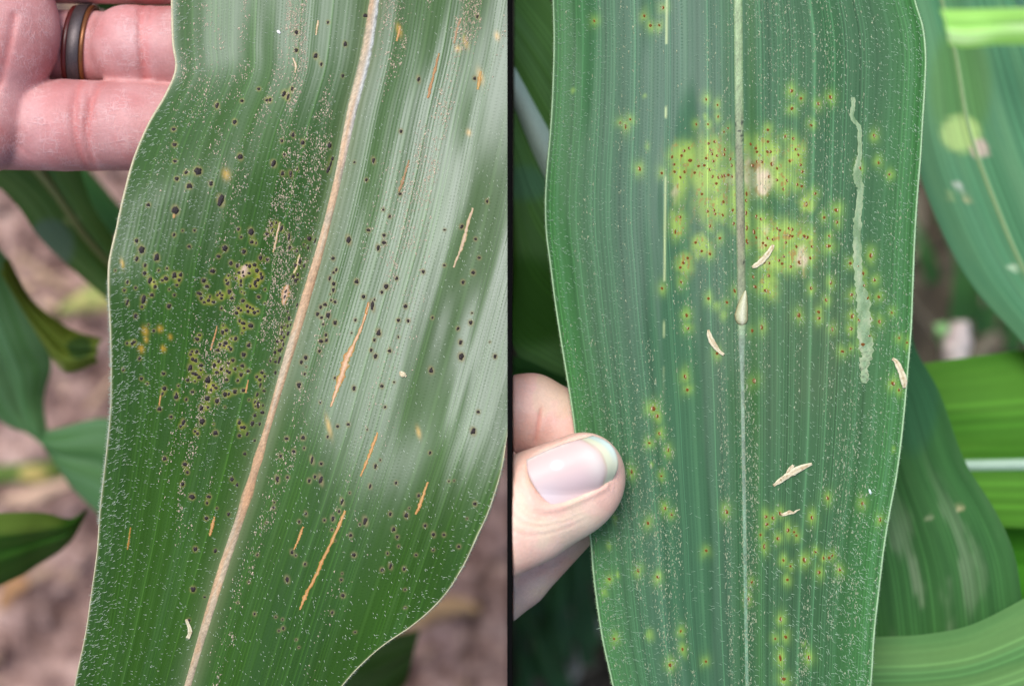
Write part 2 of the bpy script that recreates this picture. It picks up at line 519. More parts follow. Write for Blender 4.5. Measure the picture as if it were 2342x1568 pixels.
G1 = (0.055, 0.145, 0.03); G2 = (0.085, 0.18, 0.055)
BGL = 'corn leaves over the bare soil'
blade('broad green corn leaf with olive midrib slanting down from under the fingers',
      [(150, 250, 5), (200, 440, 6), (255, 535, 7), (330, 640, 8)], [(-260, 320, 5), (-10, 425, 6), (105, 560, 7), (250, 690, 8)], (0.075, 0.18, 0.035), (0.11, 0.23, 0.06),
      rib=0.36, ribcol=(0.30, 0.32, 0.09), ribw=0.16, belly=0.004, group=BGL,
      patches=((120, 560, 60, 60, (0.12, 0.22, 0.14)), (170, 505, 20, 14, (0.25, 0.36, 0.14))))
blade('deep green corn leaf behind the black-spotted leaf edge, just below the fingers',
      [(150, 330, 13), (215, 400, 12), (300, 500, 11)], [(60, 330, 13), (150, 400, 12), (255, 560, 11)], (0.035, 0.12, 0.03), None, gloss=0.5, belly=0.003, group=BGL)
blade('wide bluish corn leaf hanging along the picture edge above the yellowing blade',
      [(-60, 520, 7), (25, 600, 7.5), (90, 760, 8), (118, 830, 8.5), (100, 930, 9), (140, 1080, 9), (215, 1165, 9), (250, 1190, 9)],
      [(-250, 560, 7), (-160, 660, 7.5), (-100, 800, 8), (-60, 900, 8.5), (20, 975, 9), (100, 985, 9), (240, 955, 9), (300, 1000, 9)],
      (0.065, 0.17, 0.055), (0.10, 0.22, 0.10), gloss=0.6, belly=0.004, group=BGL)
blade('olive green rolled leaf base with a dark collar beside the spotted leaf edge',
      [(20, 590, 6.4), (70, 680, 6.6), (135, 735, 6.8), (180, 760, 7), (235, 775, 7)], [(10, 640, 6.4), (55, 715, 6.6), (100, 790, 6.8), (150, 850, 7), (225, 830, 7)],
      (0.115, 0.17, 0.02), (0.14, 0.20, 0.03), gloss=0.5, belly=0.006, group=BGL,
      patches=((190, 795, 30, 28, (0.035, 0.08, 0.015)), (130, 838, 22, 16, (0.22, 0.26, 0.08))))
blade('thin yellowing corn leaf with a cream blotch lying level above the soil',
      [(-120, 1070, 22), (10, 1062, 22), (90, 1055, 22), (170, 1050, 22.5)], [(-120, 1120, 22), (10, 1105, 22), (90, 1105, 22), (165, 1085, 22.5)],
      (0.10, 0.20, 0.05), (0.16, 0.24, 0.06), gloss=0.4, belly=0.003, group=BGL, patches=((80, 1083, 36, 20, (0.58, 0.48, 0.18)),))
blade('pointed dark green corn leaf entering low at the picture edge with its tip turned up',
      [(-200, 1180, 5), (10, 1172, 5.2), (100, 1172, 5.5), (160, 1185, 6), (200, 1160, 6.4)], [(-260, 1440, 6.5), (10, 1335, 6.7), (90, 1290, 6.8), (160, 1240, 6.6), (204, 1163, 6.4)],
      (0.028, 0.095, 0.010), (0.04, 0.12, 0.012), gloss=0.5, belly=0.004, group=BGL,
      patches=((-40, 1195, 180, 26, (0.12, 0.20, 0.03)), (60, 1190, 90, 20, (0.12, 0.20, 0.03))))
blade('blurred green corn leaf showing beneath the lower edge of the spotted leaf',
      [(780, 1480, 9), (860, 1462, 9.5), (960, 1440, 10)], [(700, 1700, 9), (830, 1660, 9.5), (930, 1560, 10)], (0.05, 0.13, 0.03), (0.08, 0.16, 0.06), gloss=0.5, belly=0.003, group=BGL)
blade('small green corn leaf sliver seen in the gap between the top fingers',
      [(240, -60, 6), (330, -10, 6), (430, 10, 6)], [(220, 20, 6), (320, 50, 6), (430, 60, 6)], (0.03, 0.08, 0.02), None, gloss=0.4, belly=0.002, group=BGL)

BGR = 'corn leaves behind the rust-spotted leaf'
blade('dark green corn leaf with a bluish white midrib, behind the rusty leaf above the thumb',
      [(1178, -90, 4.0), (1300, 60, 4.2), (1420, 300, 4.4), (1500, 560, 4.6)], [(1174, 640, 4.4), (1174, 790, 4.6), (1240, 838, 4.8), (1400, 905, 5.0)],
      (0.085, 0.22, 0.04), (0.11, 0.26, 0.07), gloss=0.65, rib=0.40, ribcol=(0.50, 0.66, 0.56), ribw=0.15, belly=0.004, group=BGR, nv=46,
      patches=((1200, 690, 120, 110, (0.045, 0.15, 0.015)), (1200, 420, 70, 40, (0.10, 0.25, 0.12))))
blade('broad sea green corn leaf with thin pale midrib and yellow blotch at the top corner',
      [(2010, -140, 5.8), (2070, 120, 6), (2085, 330, 6), (2150, 520, 6), (2230, 660, 6), (2345, 790, 6), (2420, 900, 6)],
      [(2290, -160, 5.8), (2380, 60, 6), (2460, 240, 6), (2530, 420, 6), (2560, 560, 6), (2580, 700, 6), (2600, 860, 6)],
      (0.085, 0.25, 0.12), (0.11, 0.28, 0.13), gloss=0.75, rib=0.34, ribcol=(0.24, 0.36, 0.16), ribw=0.028, belly=0.005, group=BGR, nv=34,
      patches=((2190, 200, 70, 150, (0.10, 0.25, 0.08)), (2192, 308, 46, 44, (0.40, 0.58, 0.20)), (2235, 343, 20, 22, (0.52, 0.44, 0.36)), (2188, 428, 12, 10, (0.42, 0.5, 0.4)),
               (2205, 455, 9, 9, (0.36, 0.4, 0.2)), (2170, 450, 8, 14, (0.22, 0.36, 0.16)), (2312, 612, 14, 10, (0.40, 0.56, 0.36))))
blade('sun fleck built as a bright yellow green leaf piece at the top corner',
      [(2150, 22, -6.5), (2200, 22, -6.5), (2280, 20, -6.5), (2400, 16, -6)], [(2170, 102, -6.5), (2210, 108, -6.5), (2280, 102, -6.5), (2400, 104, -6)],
      (0.36, 0.72, 0.15), (0.66, 0.88, 0.46), gloss=0.7, belly=0.0015, group=BGR, nv=8)  # sunlight of the fleck put into the leaf colours
blade('slim blue green corn leaf strip at the very top corner',
      [(2300, -40, 3.2), (2342, 40, 3.3), (2420, 160, 3.4)], [(2345, -60, 3.2), (2400, 30, 3.3), (2470, 130, 3.4)], (0.12, 0.3, 0.2), None, gloss=1.0, belly=0.002, group=BGR, nv=10)
blade('bright green corn leaf running level with a bluish white midrib',
      [(2020, 850, 7.6), (2130, 828, 7.4), (2342, 800, 7), (2480, 785, 6.8)], [(2020, 1190, 7.6), (2140, 1196, 7.4), (2342, 1206, 7), (2480, 1210, 6.8)],
      (0.055, 0.19, 0.016), (0.085, 0.25, 0.026), gloss=0.35, rib=0.64, ribcol=(0.36, 0.52, 0.40), ribw=0.075, belly=0.004, group=BGR, nv=15)
blade('deep green corn leaf folded under the level bright leaf',
      [(2180, 1180, 9), (2300, 1195, 9), (2480, 1200, 9)], [(2200, 1420, 9), (2330, 1390, 9), (2480, 1380, 9)], (0.05, 0.22, 0.012), None, gloss=0.3, belly=0.003, group=BGR, nv=12)
blade('dark blue green corn leaf with dusty streaks arching beside the rusty leaf',
      [(2080, 690, 5.0), (2092, 790, 4.9), (2150, 900, 4.6), (2205, 1050, 4.2), (2275, 1165, 3.8), (2318, 1260, 3.6), (2336, 1360, 3.5), (2345, 1480, 3.5)],
      [(1880, 760, 5.0), (1860, 860, 4.9), (1850, 980, 4.6), (1850, 1110, 4.3), (1850, 1230, 4.2), (1860, 1340, 4.2), (1870, 1430, 4.2), (1880, 1540, 4.2)],
      (0.034, 0.115, 0.032), (0.045, 0.145, 0.04), gloss=0.35, belly=0.004, group=BGR, nv=46,
      streaks=((2115, 1310, 130, 170, (0.17, 0.25, 0.14)),),
      patches=((2080, 900, 70, 140, (0.034, 0.12, 0.048)), (2190, 1160, 9, 9, (0.4, 0.38, 0.2)), (2120, 1180, 10, 8, (0.2, 0.27, 0.14))))
blade('pale green corn leaf curving across the bottom corner',
      [(1900, 1462, 3.4), (2000, 1456, 3.2), (2110, 1450, 3.0), (2220, 1428, 2.7), (2342, 1368, 2.4), (2440, 1310, 2.2)],
      [(1880, 1700, 3.4), (2000, 1700, 3.2), (2120, 1700, 3.0), (2240, 1690, 2.7), (2380, 1660, 2.4), (2500, 1620, 2.2)],
      (0.10, 0.245, 0.075), (0.13, 0.28, 0.085), gloss=0.45, belly=0.003, group=BGR, nv=16)
blade('small mid green corn leaf tip peeping out above the pinching fingers',
      [(1174, 812, 9), (1230, 822, 9), (1310, 850, 9)], [(1174, 885, 9), (1230, 895, 9), (1310, 905, 9)], (0.07, 0.2, 0.035), None, gloss=0.3, belly=0.002, group=BGR, nv=8)

# grass under the pinching hand
def grass():
    r = np.random.default_rng(31)
    V = []; F = []; c = 0
    roots = [(1232, 1490), (1268, 1400), (1290, 1330), (1180, 1545), (1215, 1560), (1330, 1330), (1255, 1475), (1345, 1460), (1190, 1450)]
    roots += [(1178 + 200 * r.random(), 1250 + 330 * r.random()) for _ in range(14)]
    roots += [(2080 + 240 * r.random(), 430 + 400 * r.random()) for _ in range(10)]
    for (px, py) in roots:
        p0 = unproj(px, py + 60, -(0.30 + 0.08 * r.random()))
        a = math.radians(90 + 50 * (r.random() - .5)); L = 0.05 + 0.05 * r.random()
        d = np.array([math.cos(a) * .7, math.sin(a) * .7, .5])
        nrm = np.array([-math.sin(a), math.cos(a), 0]) * (0.002 + 0.0022 * r.random()); nrm = np.array([nrm[0], nrm[1], 0.0])
        side = np.array([math.sin(a), -math.cos(a), 0]) * np.linalg.norm(nrm)
        for s in range(7):
            t = s / 6
            P = p0 + d * L * t + np.array([0, 0, -L * .5 * t * t])
            wd = (1 - t ** 2) + 0.03
            V += [P - side * wd, P + np.array([0, 0, 0.0008]), P + side * wd]
            if s < 6:
                b = c + s * 3
                F += [[b, b + 1, b + 4, b + 3], [b + 1, b + 2, b + 5, b + 4]]
        c += 21
    V = np.array(V); V[:, 0] = np.maximum(V[:, 0], 0.001)
    me = make_mesh('grass', V, np.array(F))
    m = simple_mat('grass', (0.035, 0.12, 0.022), 0.5, 0.4, 60, 0.4)
    tag(obj('grass', me, m), kind='stuff')
grass()

def stalk(label, pts, r0, r1, mat, name='dry_stalk', cat='stalk'):
    P = resample(np.array(pts, float), 24)
    W = unproj(P[:, 0], P[:, 1], -P[:, 2] / 100)
    rad = np.linspace(r0, r1, 24) * (1 + 0.12 * np.sin(np.arange(24) * 1.3))
    return tag(obj(name, tube_mesh(name, W, rad, 10), mat), label, cat)

def tube_mesh(name, W, rad, ns=8, flat=1.0, cap=True):
    W = np.asarray(W, float); n = len(W)
    T = np.gradient(W, axis=0); T /= np.linalg.norm(T, axis=1)[:, None] + 1e-12
    up = np.array([0, 0, 1.0])
    S = np.cross(T, up); S /= np.linalg.norm(S, axis=1)[:, None] + 1e-12
    U = np.cross(S, T)
    a = np.linspace(0, 2 * np.pi, ns, endpoint=False)
    rad = np.broadcast_to(rad, (n,))
    V = W[:, None] + rad[:, None, None] * (np.cos(a)[None, :, None] * S[:, None] + flat * np.sin(a)[None, :, None] * U[:, None])
    i = np.arange(n - 1)[:, None] * ns; j = np.arange(ns)[None]; j2 = (j + 1) % ns
    F = np.stack([(i + j), (i + j2), (i + ns + j2), (i + ns + j)], -1).reshape(-1, 4)
    V = V.reshape(-1, 3)
    fs = [F]
    if cap:
        V = np.concatenate([V, W[:1], W[-1:]])
        b = len(V) - 2
        t1 = np.stack([np.full(ns, b), np.arange(ns), (np.arange(ns) + 1) % ns], 1)[:, ::-1]
        e = (n - 1) * ns
        t2 = np.stack([np.full(ns, b + 1), e + np.arange(ns), e + (np.arange(ns) + 1) % ns], 1)
        fs += [t1, t2]
    return make_mesh(name, V, fs)

stalk('pale grey dry stalk lying slantwise on the ground under the pinching fingers', [(1275, 1590, 40), (1330, 1490, 39), (1400, 1370, 38)], 0.0042, 0.0036, simple_mat('stalk_pale', (0.42, 0.40, 0.31), 0.7, 0.3, 80, 0.3))
stalk('brownish dry stalk crossing behind the pale grey stalk', [(1270, 1430, 42), (1330, 1350, 42), (1420, 1250, 42)], 0.003, 0.0025, simple_mat('stalk_brown', (0.21, 0.17, 0.11), 0.8, 0.2, 80, 0.4))
stalk('short tan stalk end showing low between the streaked leaf and the rusty leaf', [(1990, 1350, 12), (2030, 1425, 12), (2040, 1470, 12)], 0.005, 0.005, simple_mat('stalk_tan', (0.40, 0.34, 0.20), 0.7, 0.3, 80, 0.4))

def scrap(name, label, cat, pts, depth, mat_c, curl=0.004, n=9, c2=None):
    """a curled scrap of dry leaf: outline from a centre line with half widths"""
    P = resample(np.array(pts, float), 16)
    W = unproj(P[:, 0], P[:, 1], -depth / 100)
    T = np.gradient(W[:, :2], axis=0); T /= np.linalg.norm(T, axis=1)[:, None]
    S = np.stack([-T[:, 1], T[:, 0], np.zeros(16)], 1)
    wdt = P[:, 2] * KP * (D0 + depth / 100) / D0
    t = np.linspace(-1, 1, n)
    V = W[:, None] + S[:, None] * (wdt[:, None] * t[None])[..., None]
    V[..., 2] += curl * (1 - t ** 2)[None] + 0.0015 * np.sin(np.arange(16) * 1.1)[:, None] * t[None]
    me = make_mesh(name, V.reshape(-1, 3), grid_faces(16, n))
    o = obj(name, me, simple_mat(name, mat_c, 0.75, 0.3, 90, 0.3, c2=c2))
    so_ = o.modifiers.new('thickness', 'SOLIDIFY'); so_.thickness = 0.0006
    return tag(o, label, cat)
DS = 43.0
scrap('leaf_scrap', 'pale yellow dead leaf lying on the soil beside the dark rolled collar', 'dead leaf', [(140, 715, 8), (185, 692, 22), (235, 680, 30), (290, 690, 20)], 42, (0.50, 0.42, 0.16), c2=(0.22, 0.30, 0.08))
scrap('leaf_scrap', 'tan dry husk lying on the soil past the drooping lobe of the spotted leaf', 'dead leaf', [(900, 1440, 8), (960, 1410, 24), (1030, 1385, 22), (1100, 1392, 8)], 41.5, (0.52, 0.34, 0.18))
scrap('leaf_scrap', 'orange brown leaf scrap on the soil under the pointed dark green leaf', 'dead leaf', [(5, 1390, 10), (30, 1345, 22), (70, 1330, 10)], 42, (0.46, 0.25, 0.12))
scrap('leaf_scrap', 'light peach coloured scrap on the soil below the yellowing leaf', 'dead leaf', [(10, 1145, 10), (70, 1140, 22), (130, 1115, 16), (180, 1100, 6)], 42.5, (0.62, 0.42, 0.30))
scrap('leaf_scrap', 'pinkish white dry scrap painted sunlit on the dark ground above the level bright leaf', 'dead leaf', [(2195, 735, 14), (2192, 765, 26), (2185, 800, 30), (2180, 840, 22)], 26, (0.92, 0.72, 0.66), c2=(0.85, 0.75, 0.62))  # sunlight put into the pale colour of this scrap
scrap('leaf_scrap', 'light green leaf bit beside the pinkish white scrap on the dark ground', 'dead leaf', [(2135, 755, 10), (2160, 760, 20), (2178, 790, 26), (2176, 825, 16)], 27, (0.42, 0.80, 0.30))

# ------------------------------------------------------------------ the two held leaves
def P_(pts):
    return np.array(pts, float)
LM = P_([(393,-420),(392,-200),(393,10),(396,100),(402,160),(380,215),(342,280),(311,350),(285,440),(265,530),(250,600),(248,660),(252,750),(254,850),(253,930),(246,1010),(238,1080),(229,1160),(222,1260),(211,1340),(195,1450),(175,1545),(150,1700),(120,1900)])
MM = P_([(905,-420),(880,-200),(855,10),(838,120),(806,250),(770,420),(735,560),(700,680),(655,830),(602,1010),(560,1150),(500,1330),(440,1530),(392,1700),(340,1900)])
RM = P_([(1330,-420),(1290,-100),(1250,300),(1215,650),(1180,900),(1158,1010),(1148,1070),(1131,1130),(1113,1180),(1094,1220),(1056,1300),(1008,1370),(942,1430),(880,1472),(820,1525),(765,1590),(690,1700),(560,1900)])
L_l = pchip(LM[:, 1], LM[:, 0]); L_m = pchip(MM[:, 1], MM[:, 0]); L_rt = pchip(RM[:, 1], RM[:, 0])
BCLIP = 1171 - 14.5 * 2342 / 3234 * 0.98 + 3.0
def L_r(y): return np.minimum(L_rt(y), BCLIP)
def L_rv(y):   # where the outermost vein of that half would run
    return np.interp(y, [-420, 0, 500, 1000, 1500, 1900], [1480, 1400, 1300, 1172, 1000, 860])
def lncosh(x): return np.logaddexp(x, -x) - math.log(2)

def hL(x, y):
    """height in P units (0.1 mm)"""
    x = np.asarray(x, float); y = np.asarray(y, float)
    d = (x - L_m(y)) * 0.95
    yw = 784 - y
    rightness = sstep(-250, 350, d)
    y0 = 784 - (640 + 560 * rightness)
    h = -0.125 * 120 * lncosh((yw - y0) / 120)
    ad = np.sqrt(d * d + 30 ** 2) - 30
    A = 0.23 - 0.25 * (1 - sstep(130, 440, y + 0.25 * (x - 500)))
    left = A * ad - 0.00003 * np.maximum(ad - 180, 0) ** 2
    rgt = 0.13 * ad - 0.00016 * np.maximum(ad - 330, 0) ** 2
    h = h + np.where(d < 0, left, rgt)
    # the low lobe droops
    h = h - 0.00055 * np.maximum((x - 700) * 0.55 + (y - 1180), 0) ** 2 * 0.45
    # gentle waviness along the blade
    h = h + 5.0 * (fbm(x * 0.006 + 5, y * 0.0022 + 5, 41, 2) - 0.5) * 2
    h = h + 14 * np.exp(-((x - 330) / 120) ** 2 - ((y - 640) / 130) ** 2)
    # major veins
    vc = vL(x, y)
    h = h + 0.22 * np.cos(2 * np.pi * vc / 5.0)
    # groove of the midrib
    return h

def vwarp(v, k):
    return v + 3.2 * (fbm(v * 0.17 + 60, v * 0 + k, 700 + k, 2) - 0.5) * np.minimum(np.abs(v) / 4, 1)
def vL(x, y):
    m = L_m(y)
    return vwarp(np.where(x < m, (x - m) / (m - L_l(y)) * 50.0, (x - m) / (L_rv(y) - m) * 62.0), 1)

RLM = P_([(1262,-420),(1262,-200),(1265,10),(1267,80),(1265,180),(1262,250),(1257,320),(1250,400),(1247,470),(1250,540),(1258,600),(1268,680),(1280,760),(1293,840),(1303,900),(1312,960),(1322,1050),(1337,1150),(1350,1230),(1357,1310),(1367,1390),(1378,1460),(1398,1550),(1430,1700),(1475,1900)])
RMM = P_([(1682,-420),(1688,10),(1690,200),(1692,400),(1695,600),(1697,800),(1700,1000),(1703,1200),(1706,1400),(1709,1600),(1712,1900)])
RRM = P_([(2030,-420),(2075,-100),(2095,10),(2110,60),(2117,120),(2115,200),(2110,280),(2106,350),(2098,450),(2092,550),(2088,650),(2084,750),(2076,850),(2070,920),(2062,1000),(2050,1090),(2035,1170),(2022,1250),(2010,1350),(2000,1440),(1993,1550),(1980,1700),(1965,1900)])
R_l = pchip(RLM[:, 1], RLM[:, 0]); R_m = pchip(RMM[:, 1], RMM[:, 0]); R_r = pchip(RRM[:, 1], RRM[:, 0])
def vR(x, y):
    m = R_m(y)
    return vwarp(np.where(x < m, (x - m) / (m - R_l(y)) * 52.0, (x - m) / (R_r(y) - m) * 50.0), 2)
def hR(x, y):
    x = np.asarray(x, float); y = np.asarray(y, float)
    d = x - R_m(y)
    yw = 784 - y
    ad = np.sqrt(d * d + 45 ** 2) - 45
    h = -0.055 * 260 * lncosh((yw + 90) / 260)
    h = h + np.where(d < 0, -0.085 * ad + 0.00012 * np.maximum(ad - 150, 0) ** 2 * 0.6, 0.015 * ad - 0.00022 * np.maximum(ad - 180, 0) ** 2)
    h = h + 5 * (fbm(x * 0.005 + 15, y * 0.002 + 5, 61, 2) - 0.5) * 2
    # pressed down where the thumb holds it
    h = h - 16 * np.exp(-((x - 1370) / 90) ** 2 - ((y - 1080) / 130) ** 2)
    h = h + 0.2 * np.cos(2 * np.pi * vR(x, y) / 5.0)
    return h

class Surf:
    def __init__(self, hf, lf, mf, rf, vf):
        self.h, self.l, self.m, self.r, self.v = hf, lf, mf, rf, vf
    def pos(self, x, y, lift=0.0):
        return unproj(x, y, (self.h(x, y) + lift) * KP)
    def frame(self, x, y):
        e = 3.0
        px = self.pos(x + e, y) - self.pos(x - e, y)
        py = self.pos(x, y - e) - self.pos(x, y + e)
        px /= np.linalg.norm(px, axis=-1, keepdims=True)
        n = np.cross(px, py); n /= np.linalg.norm(n, axis=-1, keepdims=True)
        ty = np.cross(n, px)
        return px, ty, n
SL = Surf(hL, L_l, L_m, L_r, vL)
SR = Surf(hR, R_l, R_m, R_r, vR)

# ---- spots read off the photograph: (origin x, origin y, scale) of a tile, then x, y, width, height in tile pixels
def tile(ox, oy, sc, items, w=20, h=26):
    out = []
    for it in items:
        x, y = it[0], it[1]
        a, b = (it[2], it[3]) if len(it) > 3 else (w, h)
        f = 2342.0 / 3234.0
        out.append(((ox + x * sc) * f, (oy + y * sc) * f, a * sc * f, b * sc * f))
    return out
q4 = 400 / 1568; q6 = 600 / 1568; q7 = 700 / 1568; q76 = 760 / 1568; qb = 640 / 1509; q8 = 600 / 1238
TAR = []
TAR += tile(340, 600, q4, [(503,184,48,46),(838,250,78,110),(1400,130,80,140),(822,555,38,44),(928,503,26,26),(1075,500,30,34),(358,630,46,56),(420,738,72,92),(360,852,48,60),(607,833,60,96),(463,932,40,46),(458,1030,46,52),(1010,700,44,42),(1452,722,68,76),(1372,820,48,46),(1526,905,40,66),(1300,1003,60,58),(735,968,30,34),(630,995,30,30),(525,1118,46,84),(572,1138,28,28),(586,1195,46,44),(676,1116,38,34),(722,1095,50,60),(826,1056,54,76),(904,1048,40,58),(884,1114,42,42),(857,1174,36,36),(547,1299,48,46),(445,1355,60,100),(424,1445,34,40),(245,1140,36,48),(207,1240,34,36),(346,1210,32,36),(242,1390,30,86),(826,1299,34,34),(757,1436,52,58),(762,1228,26,26),(1190,1120,56,56),(1228,1192,56,44),(1136,1280,66,44),(1158,1338,42,48),(1196,1388,40,34),(1250,1365,36,60),(1265,1320,24,40),(1310,1386,56,38),(1360,1300,36,34),(1390,1275,34,34),(1415,1300,36,36),(1408,1338,40,36),(1508,1258,50,62),(1538,1336,46,46),(1468,1115,34,36),(1487,1155,44,60),(1495,1060,28,30),(1410,1462,30,40),(95,995,22,28),(348,1560,44,60)])
TAR += tile(600, 700, q4, [(600,92,38,44),(757,125,60,100),(632,190,32,34),(766,252,42,50),(818,264,22,40),(668,370,50,60),(588,545,40,56),(700,540,34,34),(738,550,38,62),(800,536,50,46),(606,630,44,40),(730,636,40,40),(655,625,42,50),(660,668,44,36),(830,606,48,56),(876,645,36,40),(890,690,46,60),(840,720,46,46),(805,755,46,60),(815,795,40,36),(748,796,30,36),(568,702,32,36),(630,735,30,60),(630,785,32,40),(638,866,22,22),(670,884,22,22),(655,978,56,40),(850,930,44,44),(930,838,24,30),(925,1010,26,26),(600,1070,40,40),(630,1096,38,38),(576,1128,50,46),(706,1042,40,48),(742,1060,36,40),(778,1078,36,34),(718,1110,38,44),(798,1124,46,48),(840,1108,34,34),(872,448,46,62),(958,468,44,42),(955,152,60,40),(1008,35,30,80),(1018,102,26,60),(1132,82,44,72),(1068,14,30,36),(1224,185,34,100),(1234,322,44,46),(1320,362,34,48),(1478,210,60,60),(1360,488,36,90),(1308,540,38,62),(1332,655,36,50),(1278,678,48,46),(1306,730,44,60),(1335,710,26,40),(1410,548,32,46),(1408,284,18,40),(1462,324,28,40),(1548,240,24,80),(1450,480,20,36),(1188,860,34,90),(1172,930,32,80),(1160,1010,26,44),(1226,815,22,26),(1326,1032,28,50),(1210,1110,24,44)])
TAR += tile(560, 1000, q4, [(770,50,32,50),(816,80,54,48),(824,140,38,34),(910,110,58,66),(800,200,24,22),(568,108,30,22),(562,190,42,60),(608,168,44,44),(276,226,36,36),(245,276,62,46),(672,270,24,24),(722,270,48,48),(528,344,36,50),(598,325,48,60),(578,352,36,40),(640,372,36,36),(662,400,44,46),(500,412,50,44),(885,350,44,66),(822,468,56,56),(180,430,32,34),(165,466,32,42),(240,432,46,44),(188,524,38,50),(224,540,50,52),(294,600,50,48),(290,658,34,28),(160,630,54,80),(215,705,80,50),(268,746,48,48),(128,782,42,42),(218,798,28,26),(512,550,44,44),(458,600,40,72),(544,645,42,46),(490,688,54,44),(632,574,38,40),(688,538,48,44),(618,670,40,44),(644,688,44,44),(716,645,32,50),(806,605,50,46),(610,778,44,44),(378,780,66,100),(446,848,44,38),(476,878,44,42),(416,903,38,44),(358,855,34,26),(186,930,46,38),(110,1022,36,40),(370,1008,66,66),(492,1042,50,66),(590,958,54,64),(636,955,38,40),(712,926,52,58),(818,910,48,46),(790,716,46,54),(748,788,36,42),(876,672,50,40),(886,1026,22,28),(295,1128,54,70),(376,1118,42,36),(588,1118,22,26),(308,1294,62,80),(76,1306,40,84),(40,1354,34,42),(450,1326,20,20),(220,1414,36,38),(250,1442,34,50),(472,1436,62,60),(768,1306,38,66),(792,1366,40,38),(826,1368,48,46),(770,1470,46,46),(930,1320,44,70),(865,1448,36,48),(960,1220,42,46),(1055,1182,48,50),(960,1052,26,46),(998,1075,40,70),(1000,1115,36,36),(1060,1096,22,42),(965,1108,20,30),(990,962,36,50),(1028,845,26,70),(1074,916,36,36),(985,742,34,46),(1048,690,40,46),(1080,735,30,38),(1022,778,46,42),(1214,690,30,56),(1150,546,28,40),(1216,556,36,40),(1262,535,30,110),(1208,440,32,56),(1265,415,44,50),(1292,395,24,50),(1312,344,26,56),(1238,306,36,48),(1296,200,32,56),(1370,206,36,64),(1320,250,34,44),(1296,292,36,34),(1290,130,32,36),(1324,104,28,28),(1366,115,30,44),(1402,98,24,36),(1382,20,34,66),(958,1530,30,36),(1020,1325,30,50)])
TAR += tile(340, 1000, q4, [(570,172,38,34),(240,326,34,34),(304,330,40,44),(332,310,36,40),(394,514,38,42),(192,652,28,44),(418,764,40,40),(490,826,28,28),(692,702,44,38),(702,888,52,56),(678,950,32,44),(640,1138,50,54),(784,1236,38,40),(850,990,44,76),(852,950,24,36),(505,95,20,20),(876,852,30,30)])
TAR += tile(540, 0, q6, [(1035,268,34,40),(1034,416,32,36),(1194,462,34,48),(1240,532,22,38),(1438,365,32,46),(1296,186,22,28),(1418,628,24,34),(724,735,30,26),(792,828,28,30),(818,824,26,36),(1000,735,24,40),(932,776,34,50),(966,800,26,56),(380,872,32,56),(586,834,28,28),(526,1008,32,44),(1008,1112,26,50),(1088,1178,28,52),(1310,1200,30,60),(915,1164,24,30),(572,1294,38,56),(846,1350,40,56),(936,1278,20,30),(920,1432,28,40),(988,1436,24,60),(1042,1394,14,30),(1332,1310,24,40),(1318,1355,22,50),(1298,1400,32,60),(222,1412,62,64),(124,1424,32,30),(48,1476,36,36),(152,1536,50,44),(330,1515,32,42),(30,1194,40,34),(22,1068,36,32),(32,1330,34,26),(1514,1340,22,24)])
TAR += tile(1000, 0, q6, [(404,130,46,34),(842,655,26,60),(696,1085,30,38),(470,1325,30,56),(410,1485,30,30),(1328,136,24,46),(1304,648,30,40)])
TAR += tile(1000, 500, q6, [(690,293,32,34),(550,424,28,26),(602,480,26,38),(428,592,34,36),(264,672,40,80),(556,635,38,32),(556,696,40,44),(508,738,32,60),(136,825,30,42),(162,920,28,36),(140,942,26,32),(108,990,30,40),(140,1034,36,42),(138,1086,30,44),(114,1122,16,18),(120,1170,24,26),(152,1184,32,32),(70,1206,40,36),(34,1228,28,40),(8,1284,34,42),(40,1314,36,28),(95,1295,40,60),(54,1368,24,30),(152,1356,38,46),(76,1456,28,36),(80,1500,30,44),(36,1508,42,42),(320,1334,26,32),(290,1440,16,22),(388,1142,38,40),(330,1016,40,46),(574,1058,44,54),(538,1104,30,34),(660,990,32,40),(460,1215,34,96),(478,1165,18,30),(512,1438,42,66),(476,1498,26,34),(734,1220,34,46),(674,1336,36,34),(756,1340,32,36),(676,1474,20,24),(956,1314,24,28),(880,936,32,40),(1056,590,22,22),(1198,564,36,40),(1312,666,28,30),(1054,882,28,26),(1342,820,28,30),(1408,356,26,36),(1292,942,36,42),(1208,1022,32,38),(1282,1276,20,20),(1272,1355,38,42),(1166,1404,30,34),(1188,1518,34,48),(1430,1515,14,16)])
TAR += tile(900, 900, q7, [(146,512,32,38),(116,545,26,36),(150,578,14,16),(140,628,22,26),(100,708,36,48),(244,466,24,30),(352,656,20,24),(488,730,28,40),(686,714,26,32),(772,686,16,18),(740,464,30,30),(610,460,24,32),(640,502,32,42),(1034,602,34,50),(1248,506,42,60),(1486,504,28,36),(1368,896,26,30),(1332,1032,38,58),(1026,1185,24,26),(1344,1545,26,34),(1160,1386,14,16),(1196,1382,14,14),(946,1488,24,32),(786,1398,22,28),(602,1422,22,36),(404,1530,22,56),(640,1280,26,38),(674,1236,14,20),(708,862,22,22),(250,828,18,22),(372,998,24,28),(448,984,24,30),(580,1020,14,20),(302,1072,20,26),(128,1078,34,36),(62,1176,28,34),(136,1152,18,22),(192,1236,24,60),(256,1262,26,26),(212,1354,24,30),(172,1382,26,34),(254,1376,26,80),(18,1358,26,26),(12,1084,30,30),(458,1468,14,18)])
